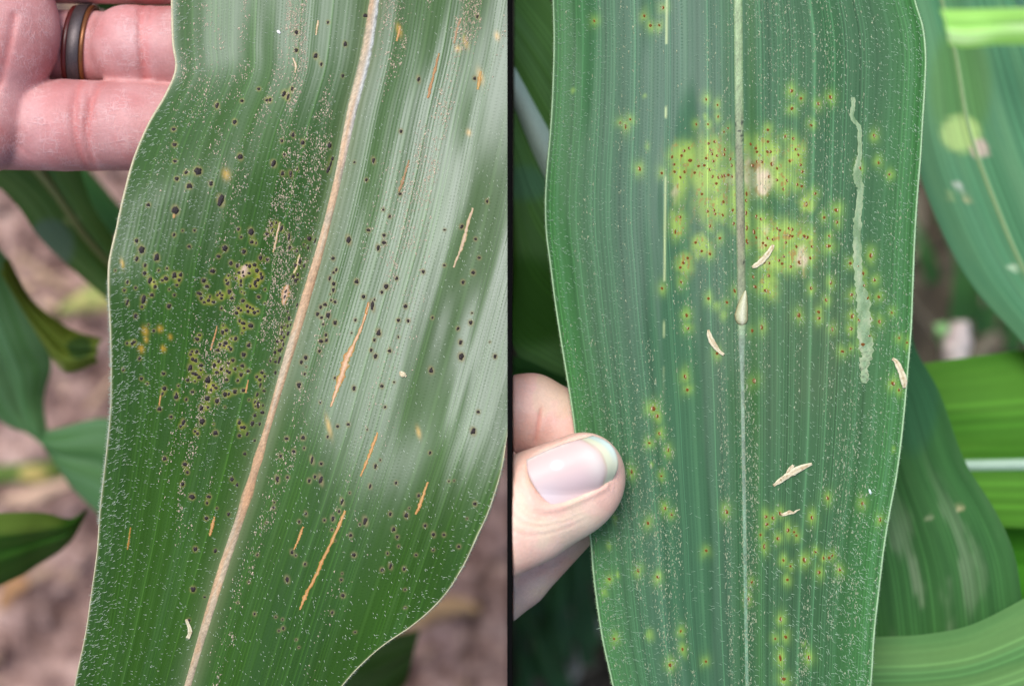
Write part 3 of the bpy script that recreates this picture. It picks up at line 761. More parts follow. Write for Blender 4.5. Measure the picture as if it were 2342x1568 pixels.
TAR += tile(240, 1400, q76, [(578,98,26,28),(710,134,28,30),(726,186,20,26),(694,264,26,28),(756,346,36,36),(866,346,26,26),(854,386,18,22),(850,486,26,26),(918,420,14,14),(994,460,20,28),(1016,232,24,34),(1050,268,18,28),(1100,66,20,24),(1334,80,22,28),(1312,230,28,50),(1292,382,14,18),(1288,416,22,26),(1240,514,14,14),(1182,724,18,22),(778,686,28,32),(908,698,24,26),(764,948,34,36),(838,998,16,18),(1126,902,16,18),(1054,1034,14,14),(1164,1108,18,24),(736,1148,20,22),(1376,884,28,46),(1492,784,22,24),(1408,706,22,36),(1432,728,16,18),(1454,508,20,26),(1498,456,16,34),(1302,1128,16,18),(1346,1144,14,16),(1350,1202,22,24),(1322,1218,16,16),(1436,1276,14,14),(1452,1326,14,14)])
TAR += tile(1000, 1500, qb, [(168,268,22,34),(122,322,28,50),(58,334,22,26),(115,406,22,22),(362,340,34,68),(322,366,18,24),(254,446,26,36),(136,486,14,16),(278,592,34,36),(548,288,26,36),(668,296,32,50),(574,402,30,40),(600,458,24,30),(808,374,26,30),(870,440,26,40),(948,442,24,28),(1058,530,28,28),(868,556,20,20),(740,592,22,22),(610,528,18,20),(528,580,18,26),(550,675,24,50),(488,704,28,34),(652,696,26,34),(190,730,14,16),(184,776,22,24),(196,894,32,34),(116,1020,24,26),(286,1166,22,18),(658,850,22,18),(660,985,22,18),(1120,322,14,16),(690,244,14,16)])
TAR = np.array(TAR)

RUST = []
RUST += tile(2050, 400, q6, [(980,28),(1190,100),(1125,80),(838,145),(980,125),(880,180),(890,208),(975,208),(1002,208),(1212,188),(1232,232),(1160,285),(1250,316),(1264,372),(1138,446),(1222,478),(1260,492),(1108,516),(1012,310,22,40),(1056,345),(990,412),(1054,440),(930,290),(890,290),(856,322,30,30),(1300,640,18,40),(1545,690,34,30),(1550,788),(1444,750),(1370,552),(1480,985,36,30),(1488,905),(1154,840),(1182,848),(1160,900),(1182,904),(1078,856),(1058,840),(1280,904,26,30),(1305,914,26,26),(1216,990),(1344,990),(1128,956),(1022,932),(978,920),(884,740),(924,764),(866,868,22,44),(884,914),(800,712,16,50),(806,835,20,40),(808,950,20,50),(804,555,18,40),(800,610),(698,800),(690,690),(940,960),(962,980),(1240,1120,34,30),(1112,1070),(1072,1104),(1098,1130),(1168,1155),(950,1120),(990,1125),(1330,1084),(988,1230),(874,1320,30,26),(960,1352,26,26),(706,1355,18,36),(860,1240),(1500,1285),(1336,1332),(1462,1432),(1235,1550),(1400,1530),(290,200),(330,178),(268,240),(190,250),(338,280,30,30),(206,312),(210,372),(292,374),(258,418),(376,380),(408,326),(456,320),(470,262),(500,355),(506,192),(520,225),(530,285),(490,140),(540,126),(626,190),(620,230),(562,240),(670,268),(682,320),(524,412),(572,420),(600,410),(624,406),(654,400),(684,410),(555,470),(436,556),(614,620),(536,690),(544,720),(482,700),(608,730),(255,745),(216,868,18,40),(502,820),(434,1026),(502,1050),(584,920),(318,1084),(282,1124),(258,1162),(264,1280),(106,1334),(490,1418),(642,1450),(310,1555),(384,956),(104,384)])
RUST += tile(2300, 250, q6, [(522,98,24,34),(526,243,26,26),(600,160,20,26),(744,204,22,28),(844,150,26,34),(684,382,20,22),(1204,468,18,34),(1240,690,18,24),(1330,785,20,20),(1086,730,20,40),(1178,1455,24,44),(1006,1518,24,30)])
RUST += tile(2300, 750, q6, [(1074,236,20,26),(1112,296,18,34),(1118,396,22,26),(1206,350,24,26),(1018,470,26,26),(1242,490,20,28),(808,516,20,26),(846,376,16,28),(686,420,20,22),(582,642,24,40),(748,665,26,28),(744,612,22,20),(1024,648,28,34),(1014,752,26,28),(1080,685,20,34),(1248,694,20,34),(1150,500,20,30),(1172,670,16,30),(1164,812,24,22),(1112,882,34,40),(1360,1204,30,34),(1410,1256,20,24),(1410,828,16,18),(1350,620,16,18),(942,940,24,24),(1010,916,16,16),(858,756,18,30),(276,740,20,40),(198,768,18,36),(214,1182,26,44),(1476,866,14,20)])
RUST += tile(2000, 900, q6, [(440,250,24,30),(452,356,22,24),(692,564),(428,755,20,40),(446,864,20,30),(164,1018,36,44),(196,1080,22,36),(216,1224,20,28),(132,1302,20,20),(288,1358,16,36)])
RUST += tile(1700, 0, q7, [(882,56,18,26),(750,114,16,24),(794,182,18,26),(856,180,18,20),(396,150,14,20),(618,895,14,34),(650,845,14,18),(580,870,14,18),(716,1194,22,32),(1188,704,14,20),(1268,744,12,20),(1272,826,12,20),(1118,880,12,22),(1342,908,12,18),(1314,932,12,18),(1200,880,12,18)])
RUST += tile(1850, 1460, q7, [(560,322,16,26),(606,368,16,20),(996,348,20,36),(440,428,16,28),(852,622,18,20),(166,822,20,20),(370,764,16,26),(510,808,20,24),(1274,382),(1324,392),(1374,360,24,26),(1280,434,22,26),(1236,510,14,24),(1262,592,16,34),(1360,536),(1430,478,18,34),(1474,490,14,18),(1490,515,14,18),(1398,690,16,22),(1545,688,26,34),(1448,732,14,18),(1426,828,16,22),(1174,844,16,20),(1152,964,14,30),(1378,1108,18,36),(1340,1244,14,18),(1414,1232),(1376,1380,18,50),(1398,1528,30,26),(598,1430,22,30),(672,1190,14,20),(684,1318,14,26),(850,1405,14,20),(200,1245,18,18),(324,66,16,30),(534,95,14,16)])
RUST += tile(2250, 1400, q8, [(648,482,16,30),(750,354,18,26),(978,390,14,28),(1092,495,16,26),(672,704,14,18),(724,745,14,22),(762,742,16,24),(780,728,14,18),(694,838,18,24),(828,820,18,22),(628,1392,20,28)])
RUST = np.array(RUST)
# blotches of yellowing without a pustule, and the big chlorotic field
HALO = tile(2050, 400, q6, [(300,260,130,130),(250,450,80,200),(240,790,80,120),(520,220,170,140),(500,420,200,150),(540,640,180,140),(640,420,110,150),(430,980,80,80),(300,1130,70,90),(870,190,110,140),(900,330,160,110),(890,430,140,150),(1080,420,130,130),(1200,230,90,120),(1000,200,90,110),(920,850,100,140),(980,960,140,120),(1160,880,140,120),(1230,1050,140,140),(1290,900,90,80),(1000,1130,140,90),(980,1330,80,100),(1300,640,60,70),(700,600,70,200),(800,800,40,200)])
HALO2 = tile(2000, 900, q6, [(156,1470,22,30),(690,178,60,60),(750,240,50,70),(770,150,40,50)]) + tile(1850, 1460, q7, [(206,384,24,50),(164,580,26,50),(230,796,22,30),(130,915,34,60),(454,1220,40,56)]) \
    + tile(1700, 0, q7, [(768,1040,26,44),(756,688,20,24),(250,640,24,24),(1178,820,26,40)]) + tile(2250, 1400, q8, [(1178,45,22,34),(596,1300,22,30)])

def stamp(field, X0, Y0, st, cx, cy, rx, ry, amp=1.0, mode='max', p=2.0, tilt=0.0):
    """soft elliptical stamp on a regular grid field[iy, ix]"""
    R = max(rx, ry) * 2.6
    ix0 = max(int((cx - R - X0) / st), 0); ix1 = min(int((cx + R - X0) / st) + 2, field.shape[1])
    iy0 = max(int((cy - R - Y0) / st), 0); iy1 = min(int((cy + R - Y0) / st) + 2, field.shape[0])
    if ix0 >= ix1 or iy0 >= iy1: return
    xx = X0 + np.arange(ix0, ix1) * st - cx; yy = Y0 + np.arange(iy0, iy1) * st - cy
    xx, yy = np.meshgrid(xx, yy)
    c, s = math.cos(tilt), math.sin(tilt)
    u = (xx * c - yy * s) / rx; v = (xx * s + yy * c) / ry
    g = amp * np.exp(-(u * u + v * v) ** (p / 2))
    sub = field[iy0:iy1, ix0:ix1]
    if mode == 'max': np.maximum(sub, g, out=sub)
    else: sub += g

def sample(field, X0, Y0, st, x, y):
    fx = np.clip((x - X0) / st, 0, field.shape[1] - 1.001); fy = np.clip((y - Y0) / st, 0, field.shape[0] - 1.001)
    ix = fx.astype(int); iy = fy.astype(int); fx = fx - ix; fy = fy - iy
    return (field[iy, ix] * (1 - fx) + field[iy, ix + 1] * fx) * (1 - fy) + (field[iy + 1, ix] * (1 - fx) + field[iy + 1, ix + 1] * fx) * fy

TILT_L = math.radians(14)
def lerp(a, b, m):
    return a * (1 - m[..., None]) + np.asarray(b) * m[..., None]

def build_blade(surf, y0, y1, rows, cols_l, cols_r, colour_fn, gloss_fn, mat, name='blade', parent=None):
    ys = np.linspace(y0, y1, rows)
    tl = np.linspace(0, 1, cols_l, endpoint=False); tr = np.linspace(0, 1, cols_r)
    l = surf.l(ys)[:, None]; m = surf.m(ys)[:, None]; r = surf.r(ys)[:, None]
    X = np.concatenate([l + (m - l) * tl[None], m + (r - m) * tr[None]], 1)
    Y = np.broadcast_to(ys[:, None], X.shape)
    P = surf.pos(X, Y)
    me = make_mesh(name, P.reshape(-1, 3), grid_faces(*X.shape)[:, ::-1])
    cattr(me, 'pigment', colour_fn(X, Y).reshape(-1, 3))
    fattr(me, 'vein', surf.v(X, Y).ravel()); fattr(me, 'along', (Y * KP * 100).ravel()); fattr(me, 'gloss', gloss_fn(X, Y).ravel())
    o = obj(name, me, mat, parent)
    # underside, a coarse sheet 0.25 mm below
    ys2 = ys[::6]; 
    l = surf.l(ys2)[:, None]; m = surf.m(ys2)[:, None]; r = surf.r(ys2)[:, None]
    t2 = np.linspace(0, 1, 30)
    X2 = np.concatenate([l + (m - l) * t2[None, :-1], m + (r - m) * t2[None]], 1)
    Y2 = np.broadcast_to(ys2[:, None], X2.shape)
    me2 = make_mesh('underside', surf.pos(X2, Y2, -2.5 - 6).reshape(-1, 3), grid_faces(*X2.shape))
    cattr(me2, 'pigment', np.tile([[0.08, 0.17, 0.06]], (X2.size, 1)))
    fattr(me2, 'vein', surf.v(X2, Y2).ravel()); fattr(me2, 'along', (Y2 * KP * 100).ravel()); fattr(me2, 'gloss', np.full(X2.size, .5))
    obj('underside', me2, mat, parent)
    return o

# ---- colours of the tar-spot leaf
GX0, GY0, GST = 100.0, -430.0, 3.0
halo_l = np.zeros((800, 380)); tan_l = np.zeros((800, 380)); org_l = np.zeros((800, 380))
for (x, y, a, b) in TAR:
    side = 1.0 if x < L_m(y) else 0.38
    stamp(halo_l, GX0, GY0, GST, x, y, a * 0.8 + 3.2, b * 0.75 + 4, 0.46 * side, 'add', 2.0, TILT_L)
    stamp(tan_l, GX0, GY0, GST, x, y, a * 0.58 + 0.9, b * 0.58 + 1.1, 0.8, 'max', 4.0, TILT_L)
for (x, y, a, b, v) in [(458,173,20,26,1),(461,203,14,18,.9),(443,232,18,22,1),(540,1000/1,0.1,0.1,0)]:
    pass
f_ = 2342 / 3234
for (ox, oy, sc, x, y, rx, ry) in [(340,1000,q4,465,180,38,60),(340,1000,q4,475,280,26,40),(340,1000,q4,415,395,36,50),(340,1000,q4,775,250,24,34),(340,1000,q4,690,395,30,40),
        (340,1000,q4,650,150,34,40),(540,0,q6,455,1440,30,44),(340,600,q4,180,910,20,60),(1000,0,q6,680,250,20,50),(1000,0,q6,1350,630,24,60),(1000,0,q6,1490,300,20,34),(1000,0,q6,1255,1095,18,26),
        (1000,0,q6,1165,405,22,26),(900,900,q7,945,1040,14,40),(900,900,q7,310,1000,14,70),(1000,0,q6,1230,350,18,50)]:
    stamp(org_l, GX0, GY0, GST, (ox + x * sc) * f_, (oy + y * sc) * f_, rx * sc * f_, ry * sc * f_, 0.9, 'max', 2.0, TILT_L)

def colour_left(X, Y):
    c = np.zeros(X.shape + (3,)) + np.array([0.028, 0.086, 0.006])
    n = fbm(X * 0.01, Y * 0.004, 71, 3)
    c = c * (0.78 + 0.44 * n)[..., None]
    # sheen painted into the pigment: paler, greyer toward the top
    d = X - L_m(Y)
    pale = (1 - sstep(150, 420, Y)) * 0.25
    c = lerp(c, [0.055, 0.125, 0.045], pale)
    # light lateral veins
    v = vL(X, Y) / 5.0
    vv = np.exp(-((v - np.round(v)) / 0.075) ** 2) * (0.15 + 0.65 * vnoise(np.round(v) * 3.7 + 5, Y * 0.004, 15))
    c = lerp(c, [0.075, 0.18, 0.030], 0.5 * np.clip(vv, 0, 1))
    h = np.clip((sample(halo_l, GX0, GY0, GST, X, Y) - 0.22) * 1.25, 0, 1)
    hn = 0.55 + 0.9 * fbm(X * 0.05, Y * 0.03, 81, 2)
    c = lerp(c, [0.31, 0.34, 0.014], np.clip(h * hn, 0, 0.95) * 0.8)
    c = lerp(c, [0.38, 0.26, 0.03], np.clip((h - 0.62) * 2.0, 0, 0.5) * fbm(X * .04, Y * .04, 22, 2))
    c = lerp(c, [0.52, 0.30, 0.03], np.clip(sample(org_l, GX0, GY0, GST, X, Y), 0, 1) * 0.85)
    t = np.clip(sample(tan_l, GX0, GY0, GST, X, Y), 0, 1)
    c = lerp(c, [0.34, 0.25, 0.14], t * 0.7)
    # dull grey-green flanks beside the midrib
    c = lerp(c, [0.17, 0.21, 0.10], np.exp(-(d / 26.0) ** 2) * 0.8)
    c = lerp(c, [0.035, 0.085, 0.012], np.exp(-((d + 34) / 24.0) ** 2) * 0.5)
    # pale band at the margin
    e = np.minimum(X - L_l(Y), L_rt(Y) - X)
    c = lerp(c, [0.36, 0.38, 0.20], np.exp(-(e / 3.0) ** 2) * 0.8)
    return c

def gloss_left(X, Y):
    v = vL(X, Y)
    d = X - L_m(Y)
    g = 0.86 + 0.14 * sstep(0, 160, d)
    # strips of dust and fine down between the veins take the shine off
    s = fbm(v * 0.11 + 40, Y * 0.0016 + 3, 91, 3)
    g = g * (1 - 0.5 * sstep(0.48, 0.68, s))
    t = sample(tan_l, GX0, GY0, GST, X, Y)
    return np.clip(g * (1 - 0.6 * np.clip(t, 0, 1)), 0.05, 1)

leaf_l = bpy.data.objects.new('corn_leaf', None)
link(leaf_l)
leaf_l.location = (0, 0, 0)
tag(leaf_l, 'large corn leaf covered with black tar spots, held up from behind by fingers', 'leaf')
build_blade(SL, -150, 1720, 860, 190, 250, colour_left, gloss_left, M['blade_left'], parent=leaf_l)

# ---- colours of the rust leaf
HX0, HY0 = 1200.0, -430.0
hal_r = np.zeros((800, 330)); big_r = np.zeros((800, 330)); tan_r = np.zeros((800, 330)); brn_r = np.zeros((800, 330))
for (x, y, a, b) in RUST:
    stamp(hal_r, HX0, HY0, GST, x, y, a * 0.85 + 6.0, b * 0.75 + 9, min(0.92, 0.55 + 0.004 * a * b), 'max', 1.6)
    stamp(brn_r, HX0, HY0, GST, x, y, a * 0.55 + 1.2, b * 0.55 + 1.2, 0.8, 'max', 3.0)
for (x, y, a, b) in HALO2:
    stamp(hal_r, HX0, HY0, GST, x, y, a * 0.7, b * 0.7, 0.7, 'max', 2.0)
for (x, y, a, b) in HALO:
    stamp(big_r, HX0, HY0, GST, x, y, a * 0.95, b * 0.95, 0.95, 'max', 2.2)
for (x, y, a, b) in tile(2050, 400, q6, [(850,400,50,120),(890,430,90,70),(930,420,50,80),(860,320,50,40),(940,510,40,30),(1262,1090,38,66),(900,470,80,60)]):
    stamp(tan_r, HX0, HY0, GST, x, y, a * 1.3, b * 1.2, 1.15, 'max', 3.0)
for (x, y, a, b) in tile(2050, 400, q6, [(665,440,50,60),(960,830,40,50),(950,960,50,50),(970,1120,50,60),(205,540,30,50),(1020,290,36,60),(860,270,70,30)]):
    stamp(tan_r, HX0, HY0, GST, x, y, a * 0.8, b * 0.8, 0.55, 'max', 2.0)

def colour_right(X, Y):
    c = np.zeros(X.shape + (3,)) + np.array([0.040, 0.112, 0.042])
    n = fbm(X * 0.009, Y * 0.003, 171, 3)
    c = c * (0.8 + 0.4 * n)[..., None]
    d = X - R_m(Y)
    blue = np.exp(-((d + 170) / 170) ** 2) * 0.5 + 0.18 * (1 - sstep(300, 900, Y))  # bluish sheen painted into the pigment, strongest left of the midrib
    c = lerp(c, [0.050, 0.138, 0.080], np.clip(blue, 0, 1))
    edge = np.minimum(X - R_l(Y), R_r(Y) - X)
    c = lerp(c, [0.055, 0.20, 0.045], np.exp(-(edge / 80) ** 2) * 0.6)
    v = vR(X, Y) / 5.0
    vv = np.exp(-((v - np.round(v)) / 0.09) ** 2) * (0.2 + 0.8 * vnoise(np.round(v) * 3.7 + 5, Y * 0.003, 16))
    c = lerp(c, [0.095, 0.25, 0.11], 0.45 * np.clip(vv, 0, 1))
    v2 = v + 0.5
    vd = np.exp(-((v2 - np.round(v2)) / 0.10) ** 2) * vnoise(np.round(v2) * 2.3 + 1, Y * 0.002, 17)
    c = c * (1 - 0.28 * vd)[..., None]
    hn = 0.72 + 0.55 * fbm(X * 0.05, Y * 0.008, 181, 3)
    vv1 = vR(X, Y)
    stv = fbm(vv1 * 0.42 + 31, Y * 0.006 + 2, 183, 3)
    hn = hn * (0.62 + 0.76 * stv)
    Xo, Yo = X, Y
    wx = X + 15 * (fbm(X * .05, Y * .035, 184, 3) - .5); wy = Y + 34 * (fbm(vv1 * .6, Y * .03, 187, 3) - .5)
    b = np.clip(sample(big_r, HX0, HY0, GST, wx, wy) * (hn + 0.1), 0, 1)
    c = lerp(c, [0.33, 0.47, 0.10], b * 0.85)
    h = np.clip(sample(hal_r, HX0, HY0, GST, wx * .5 + X * .5, wy * .5 + Y * .5) * (hn + 0.1), 0, 1)
    c = lerp(c, [0.25, 0.43, 0.07], h * 0.82 * (1 - 0.35 * b))
    t = np.clip(sample(tan_r, HX0, HY0, GST, wx, wy), 0, 1) * (0.35 + 1.1 * fbm(X * 0.14, Y * 0.06, 191, 3))
    c = lerp(c, [0.58, 0.46, 0.33], np.clip(t, 0, 1) * 0.9)
    bt = np.exp(-((X - tile(2050, 400, q6, [(868, 322)])[0][0]) / 13) ** 2 - ((Y - tile(2050, 400, q6, [(868, 322)])[0][1]) / 8) ** 2)
    c = lerp(c, [0.28, 0.13, 0.045], np.clip(bt * 1.2, 0, 0.85))
    bn = np.clip(sample(brn_r, HX0, HY0, GST, X, Y), 0, 1)
    c = lerp(c, [0.30, 0.18, 0.04], bn * 0.5)
    # speckled brown freckles in the diseased field
    sp = sstep(0.66, 0.76, fbm(X * 0.16, Y * 0.09, 201, 2)) * np.clip(b * 1.3, 0, 1)
    c = lerp(c, [0.30, 0.17, 0.05], sp * 0.75)
    # brownish film low in the middle
    br = np.exp(-((X - 1850) / 130) ** 2 - ((Y - 780) / 150) ** 2) * 0.30 + np.exp(-((X - 1700) / 90) ** 2 - ((Y - 880) / 160) ** 2) * 0.2
    c = lerp(c, [0.14, 0.14, 0.08], br * fbm(X * .03, Y * .01, 77, 3))
    # pale dashes along one vein
    xl = np.interp(Y, [0, 400, 800, 1100], [1525, 1522, 1518, 1517])
    dash = np.exp(-((X - xl) / 2.6) ** 2) * sstep(0.52, 0.60, vnoise(Y * 0.022 + 7.3, Y * 0 + 1.5, 33)) * (1 - sstep(640, 950, Y))
    c = lerp(c, [0.45, 0.55, 0.26], np.clip(dash, 0, 1) * 0.9)
    # dusky green groove on both sides of the midrib
    c = lerp(c, [0.045, 0.135, 0.035], np.exp(-((d - 28) / 12.0) ** 2) * 0.7)
    c = lerp(c, [0.05, 0.14, 0.05], np.exp(-((d + 24) / 9.0) ** 2) * 0.5)
    c = lerp(c, [0.30, 0.46, 0.24], np.exp(-(edge / 2.4) ** 2) * 0.8)
    return c
def gloss_right(X, Y):
    d = X - R_m(Y)
    g = 0.55 + 0.35 * np.exp(-((d + 150) / 190) ** 2)
    s = fbm(vR(X, Y) * 0.12 + 10, Y * 0.0016 + 3, 95, 3)
    g = g * (1 - 0.6 * sstep(0.50, 0.66, s))
    b = sample(big_r, HX0, HY0, GST, X, Y)
    return np.clip(g * (1 - 0.35 * np.clip(b, 0, 1)), 0.05, 1)

leaf_r = bpy.data.objects.new('corn_leaf', None)
link(leaf_r)
tag(leaf_r, 'corn leaf with yellow-haloed brown rust spots, pinched at its margin by a thumb', 'leaf')
build_blade(SR, -150, 1720, 860, 210, 200, colour_right, gloss_right, M['blade_right'], parent=leaf_r)

# ---- midribs, leaf edges
def rib(surf, parent, y0, y1, wfn, hfn, cfn, n=500, nc=9):
    ys = np.linspace(y0, y1, n)
    t = np.linspace(-1, 1, nc)
    W = wfn(ys); H = hfn(ys)
    X = surf.m(ys)[:, None] + W[:, None] * t[None]
    Y = np.broadcast_to(ys[:, None], X.shape)
    lift = H[:, None] * (np.sqrt(np.clip(1 - (t * 0.98) ** 2, 0, 1)))[None] - 0.8
    P = surf.pos(X, Y, lift)
    me = make_mesh('midrib', P.reshape(-1, 3), grid_faces(n, nc)[:, ::-1])
    cattr(me, 'pigment', cfn(X, Y).reshape(-1, 3))
    return obj('midrib', me, M['rib'], parent)
def cl(X, Y):
    d = X - L_m(Y)
    n = fbm(X * .05, Y * .02, 301, 3)
    tan = np.array([0.50, 0.33, 0.19]); pale = np.array([0.54, 0.45, 0.31])
    k = sstep(0.35, 0.65, fbm(Y * 0.006 + 3, d * 0.12, 305, 3) + (n - .5) * .7) 
    c = lerp(np.broadcast_to(pale, X.shape + (3,)), tan, np.clip(k + 0.25, 0, 1))
    top = (1 - sstep(150, 520, Y)) * sstep(-2, 10, d)
    c = lerp(c, [0.66, 0.70, 0.68], top)
    red = np.exp(-((Y - 1130) / 45) ** 2) + np.exp(-((Y - 1045) / 25) ** 2) * .6 + np.exp(-((Y - 660) / 40) ** 2) * .4
    c = lerp(c, [0.52, 0.26, 0.12], np.clip(red, 0, 1) * 0.6)
    t = np.abs(d) / 13.0
    c = lerp(c, [0.13, 0.17, 0.06], sstep(0.62, 1.1, t + 0.5 * (fbm(X * .2, Y * .12, 306, 2) - .5)) * 0.85)
    g = vnoise(X * .45, Y * .35, 308)
    return c * (0.36 + 0.55 * n + 0.55 * g)[..., None]
rib(SL, leaf_l, -150, 1720, lambda y: 9.6 + 1.8 * np.sin(y * 0.011) + 4 * np.exp(-((y - 1130) / 30) ** 2) + 3 * np.exp(-((y - 1045) / 25) ** 2) + 2 * (1 - sstep(100, 600, y)),
    lambda y: 3.6 + 0 * y, cl)
def cr_(X, Y):
    d = X - R_m(Y)
    n = fbm(X * .12, Y * .05, 311, 3)
    base = lerp(np.zeros(X.shape + (3,)) + np.array([0.27, 0.38, 0.19]), [0.20, 0.235, 0.13], sstep(200, 330, Y) * (1 - sstep(640, 800, Y)))
    base = lerp(base, [0.20, 0.29, 0.20], sstep(720, 800, Y))
    base = lerp(base, [0.16, 0.30, 0.18], sstep(1000, 1350, Y))
    brown = np.exp(-((Y - 530) / 60) ** 2) * 0.5 + np.exp(-((Y - 385) / 30) ** 2) * 0.3
    base = lerp(base, [0.24, 0.19, 0.11], np.clip(brown, 0, 1))
    side = np.exp(-((d - 9) / 4) ** 2) * sstep(760, 860, Y)
    base = lerp(base, [0.25, 0.21, 0.08], side * 0.7)
    blk = sstep(0.64, 0.74, fbm(X * .25, Y * .18, 315, 2)) * (np.exp(-((Y - 300) / 40) ** 2) + np.exp(-((Y - 570) / 50) ** 2))
    base = lerp(base, [0.02, 0.025, 0.02], np.clip(blk, 0, 1))
    g = vnoise(X * .5, Y * .4, 309)
    base = lerp(base, [0.07, 0.17, 0.055], sstep(0.55, 1.05, np.abs(d) / (10.5 - 5.2 * sstep(700, 900, Y)) + 0.4 * (n - .5)) * 0.8)
    return base * (0.35 + 0.75 * n + 0.55 * g)[..., None]
rib(SR, leaf_r, -150, 1720, lambda y: 10.5 - 5.2 * sstep(700, 900, y) - 1 * sstep(1200, 1600, y), lambda y: 3.2 - 1.6 * sstep(700, 1000, y), cr_)

def edge(surf, parent, fn, y0, y1, rad, mat, n=420):
    ys = np.linspace(y0, y1, n)
    W = surf.pos(fn(ys), ys, -1.0)
    obj('leaf_edge', tube_mesh('leaf_edge', W, rad * KP * (1 + 0.25 * (vnoise(ys * .05, ys * 0, 5) - .5)), 6), mat, parent)
edge(SL, leaf_l, lambda y: L_l(y) + 0.4, -150, 1720, np.interp(np.linspace(-150, 1720, 420), [0, 600, 900, 1720], [3.0, 2.6, 1.5, 1.3]), M['edge_left'])
edge(SL, leaf_l, lambda y: L_rt(y) - 0.4, 1018, 1720, 1.5, M['edge_left'])
edge(SR, leaf_r, lambda y: R_l(y) + 0.4, -150, 1720, 2.1, M['edge_right'])
edge(SR, leaf_r, lambda y: R_r(y) - 0.4, -150, 1720, 2.3, M['edge_right'])

# ---- tar spots: raised black crusts; each one a part
def crust_mesh(name, seed, lobes):
    r = np.random.default_rng(seed)
    nr, na = 4, 14
    a = np.linspace(0, 2 * np.pi, na, endpoint=False)
    prof = 1 + 0.16 * np.sin(lobes * a + r.random() * 6) + 0.14 * (r.random(na) - .5) * 2
    V = [[0, 0, 0.42 + .1 * r.random()]]
    for k in range(1, nr + 1):
        t = k / nr
        z = 0.42 * (1 - t ** 2.2) * (1 + 0.5 * (r.random(na) - .5)) - (0.06 if k == nr else 0)
        rr = t * (prof if k > 1 else 1)
        V += [[0.5 * rr_ * math.cos(b), 0.5 * rr_ * math.sin(b), z_] for b, z_, rr_ in zip(a, z, np.broadcast_to(rr, na))]
    F3 = [[0, 1 + j, 1 + (j + 1) % na] for j in range(na)]
    F4 = []
    for k in range(nr - 1):
        for j in range(na):
            b = 1 + k * na
            F4.append([b + j, b + na + j, b + na + (j + 1) % na, b + (j + 1) % na])
    return make_mesh(name, np.array(V), [np.array(F3), np.array(F4)])
tar_meshes = [crust_mesh('tar_spot', 50 + i, 2 + i % 4) for i in range(10)]
for m_ in tar_meshes: m_.materials.append(M['tar'])

from mathutils import Matrix
def place(surf, x, y, sx, sy, sz, tilt, lift=0.0):
    ex, ey, n = surf.frame(np.array(x), np.array(y))
    c, s = math.cos(tilt), math.sin(tilt)
    ux = ex * c - ey * s * 1.0; uy = ex * s + ey * c
    p = surf.pos(np.array(x), np.array(y), lift)
    return Matrix(((ux[0] * sx, uy[0] * sy, n[0] * sz, p[0]), (ux[1] * sx, uy[1] * sy, n[1] * sz, p[1]), (ux[2] * sx, uy[2] * sy, n[2] * sz, p[2]), (0, 0, 0, 1)))

def scatter_parts(surf, parent, data, meshes, name, mat, grow, height, tilt, limit=300):
    order = np.argsort(-data[:, 2] * data[:, 3])
    rest_v = []; rest_f3 = []; rest_f4 = []; off = 0
    rr = np.random.default_rng(77)
    for rank, i in enumerate(order):
        x, y, a, b = data[i]
        if name == 'tar_spot' and x > L_m(y): a, b = a * 0.84, b * 0.84
        me = meshes[rr.integers(len(meshes))]
        tl = tilt(x, y) + 0.35 * (rr.random() - .5)
        mat4 = place(surf, x, y, a * grow * KP, b * grow * KP, height * min(a, b) * KP, tl, -0.2)
        if rank < limit:
            o = bpy.data.objects.new(name, me)
            link(o, parent)
            o.matrix_world = mat4
        else:
            V = np.array([v.co for v in me.vertices]); A4 = np.array(mat4)
            V = V @ A4[:3, :3].T + A4[:3, 3]
            for p in me.polygons:
                f = [q + off for q in p.vertices]
                (rest_f3 if len(f) == 3 else rest_f4).append(f)
            rest_v.append(V); off += len(V)
    if rest_v:
        me = make_mesh(name + '_speckle', np.concatenate(rest_v), [np.array(rest_f3), np.array(rest_f4)])
        tag(obj('small_' + name + 's', me, mat, parent), kind='stuff')
scatter_parts(SL, leaf_l, TAR, tar_meshes, 'tar_spot', M['tar'], 1.08, 0.75, lambda x, y: TILT_L * (1 if x < 1000 else 1.2))

# ---- rust pustules
pus_meshes = [crust_mesh('rust_pustule', 90 + i, 2) for i in range(6)]
for m_ in pus_meshes: m_.materials.append(M['rust'])
scatter_parts(SR, leaf_r, RUST, pus_meshes, 'rust_pustule', M['rust'], 1.12, 0.5, lambda x, y: 0.0)
# torn pale skin beside the larger pustules
def torn_skins():
    V = []; F = []; c = 0
    r = np.random.default_rng(12)
    for (x, y, a, b) in RUST[np.argsort(-RUST[:, 2] * RUST[:, 3])][:170]:
        if r.random() < 0.25: continue
        s = 1 if r.random() < 0.5 else -1
        xo = x + s * a * 0.22
        ts = np.linspace(-0.42, 0.42, 5)
        xs = np.array([xo + s * 0.10 * a * (1 - (2 * t) ** 2) for t in ts]); yy = y + ts * b * 0.8
        wd = 0.15 * a * (1 - (2.1 * ts) ** 2).clip(0.05)
        P0 = SR.pos(xs - wd, yy, 1.2); P1 = SR.pos(xs, yy, 2.6 + 0 * xs); P2 = SR.pos(xs + wd, yy, 1.2)
        V += [*np.stack([P0, P1, P2], 1).reshape(-1, 3)]
        for k in range(4):
            b0 = c + k * 3
            F += [[b0, b0 + 3, b0 + 4, b0 + 1], [b0 + 1, b0 + 4, b0 + 5, b0 + 2]]
        c += 15
    me = make_mesh('torn_skin', np.array(V), np.array(F))
    tag(obj('torn_skin', me, M['blister'], leaf_r), kind='stuff')
torn_skins()

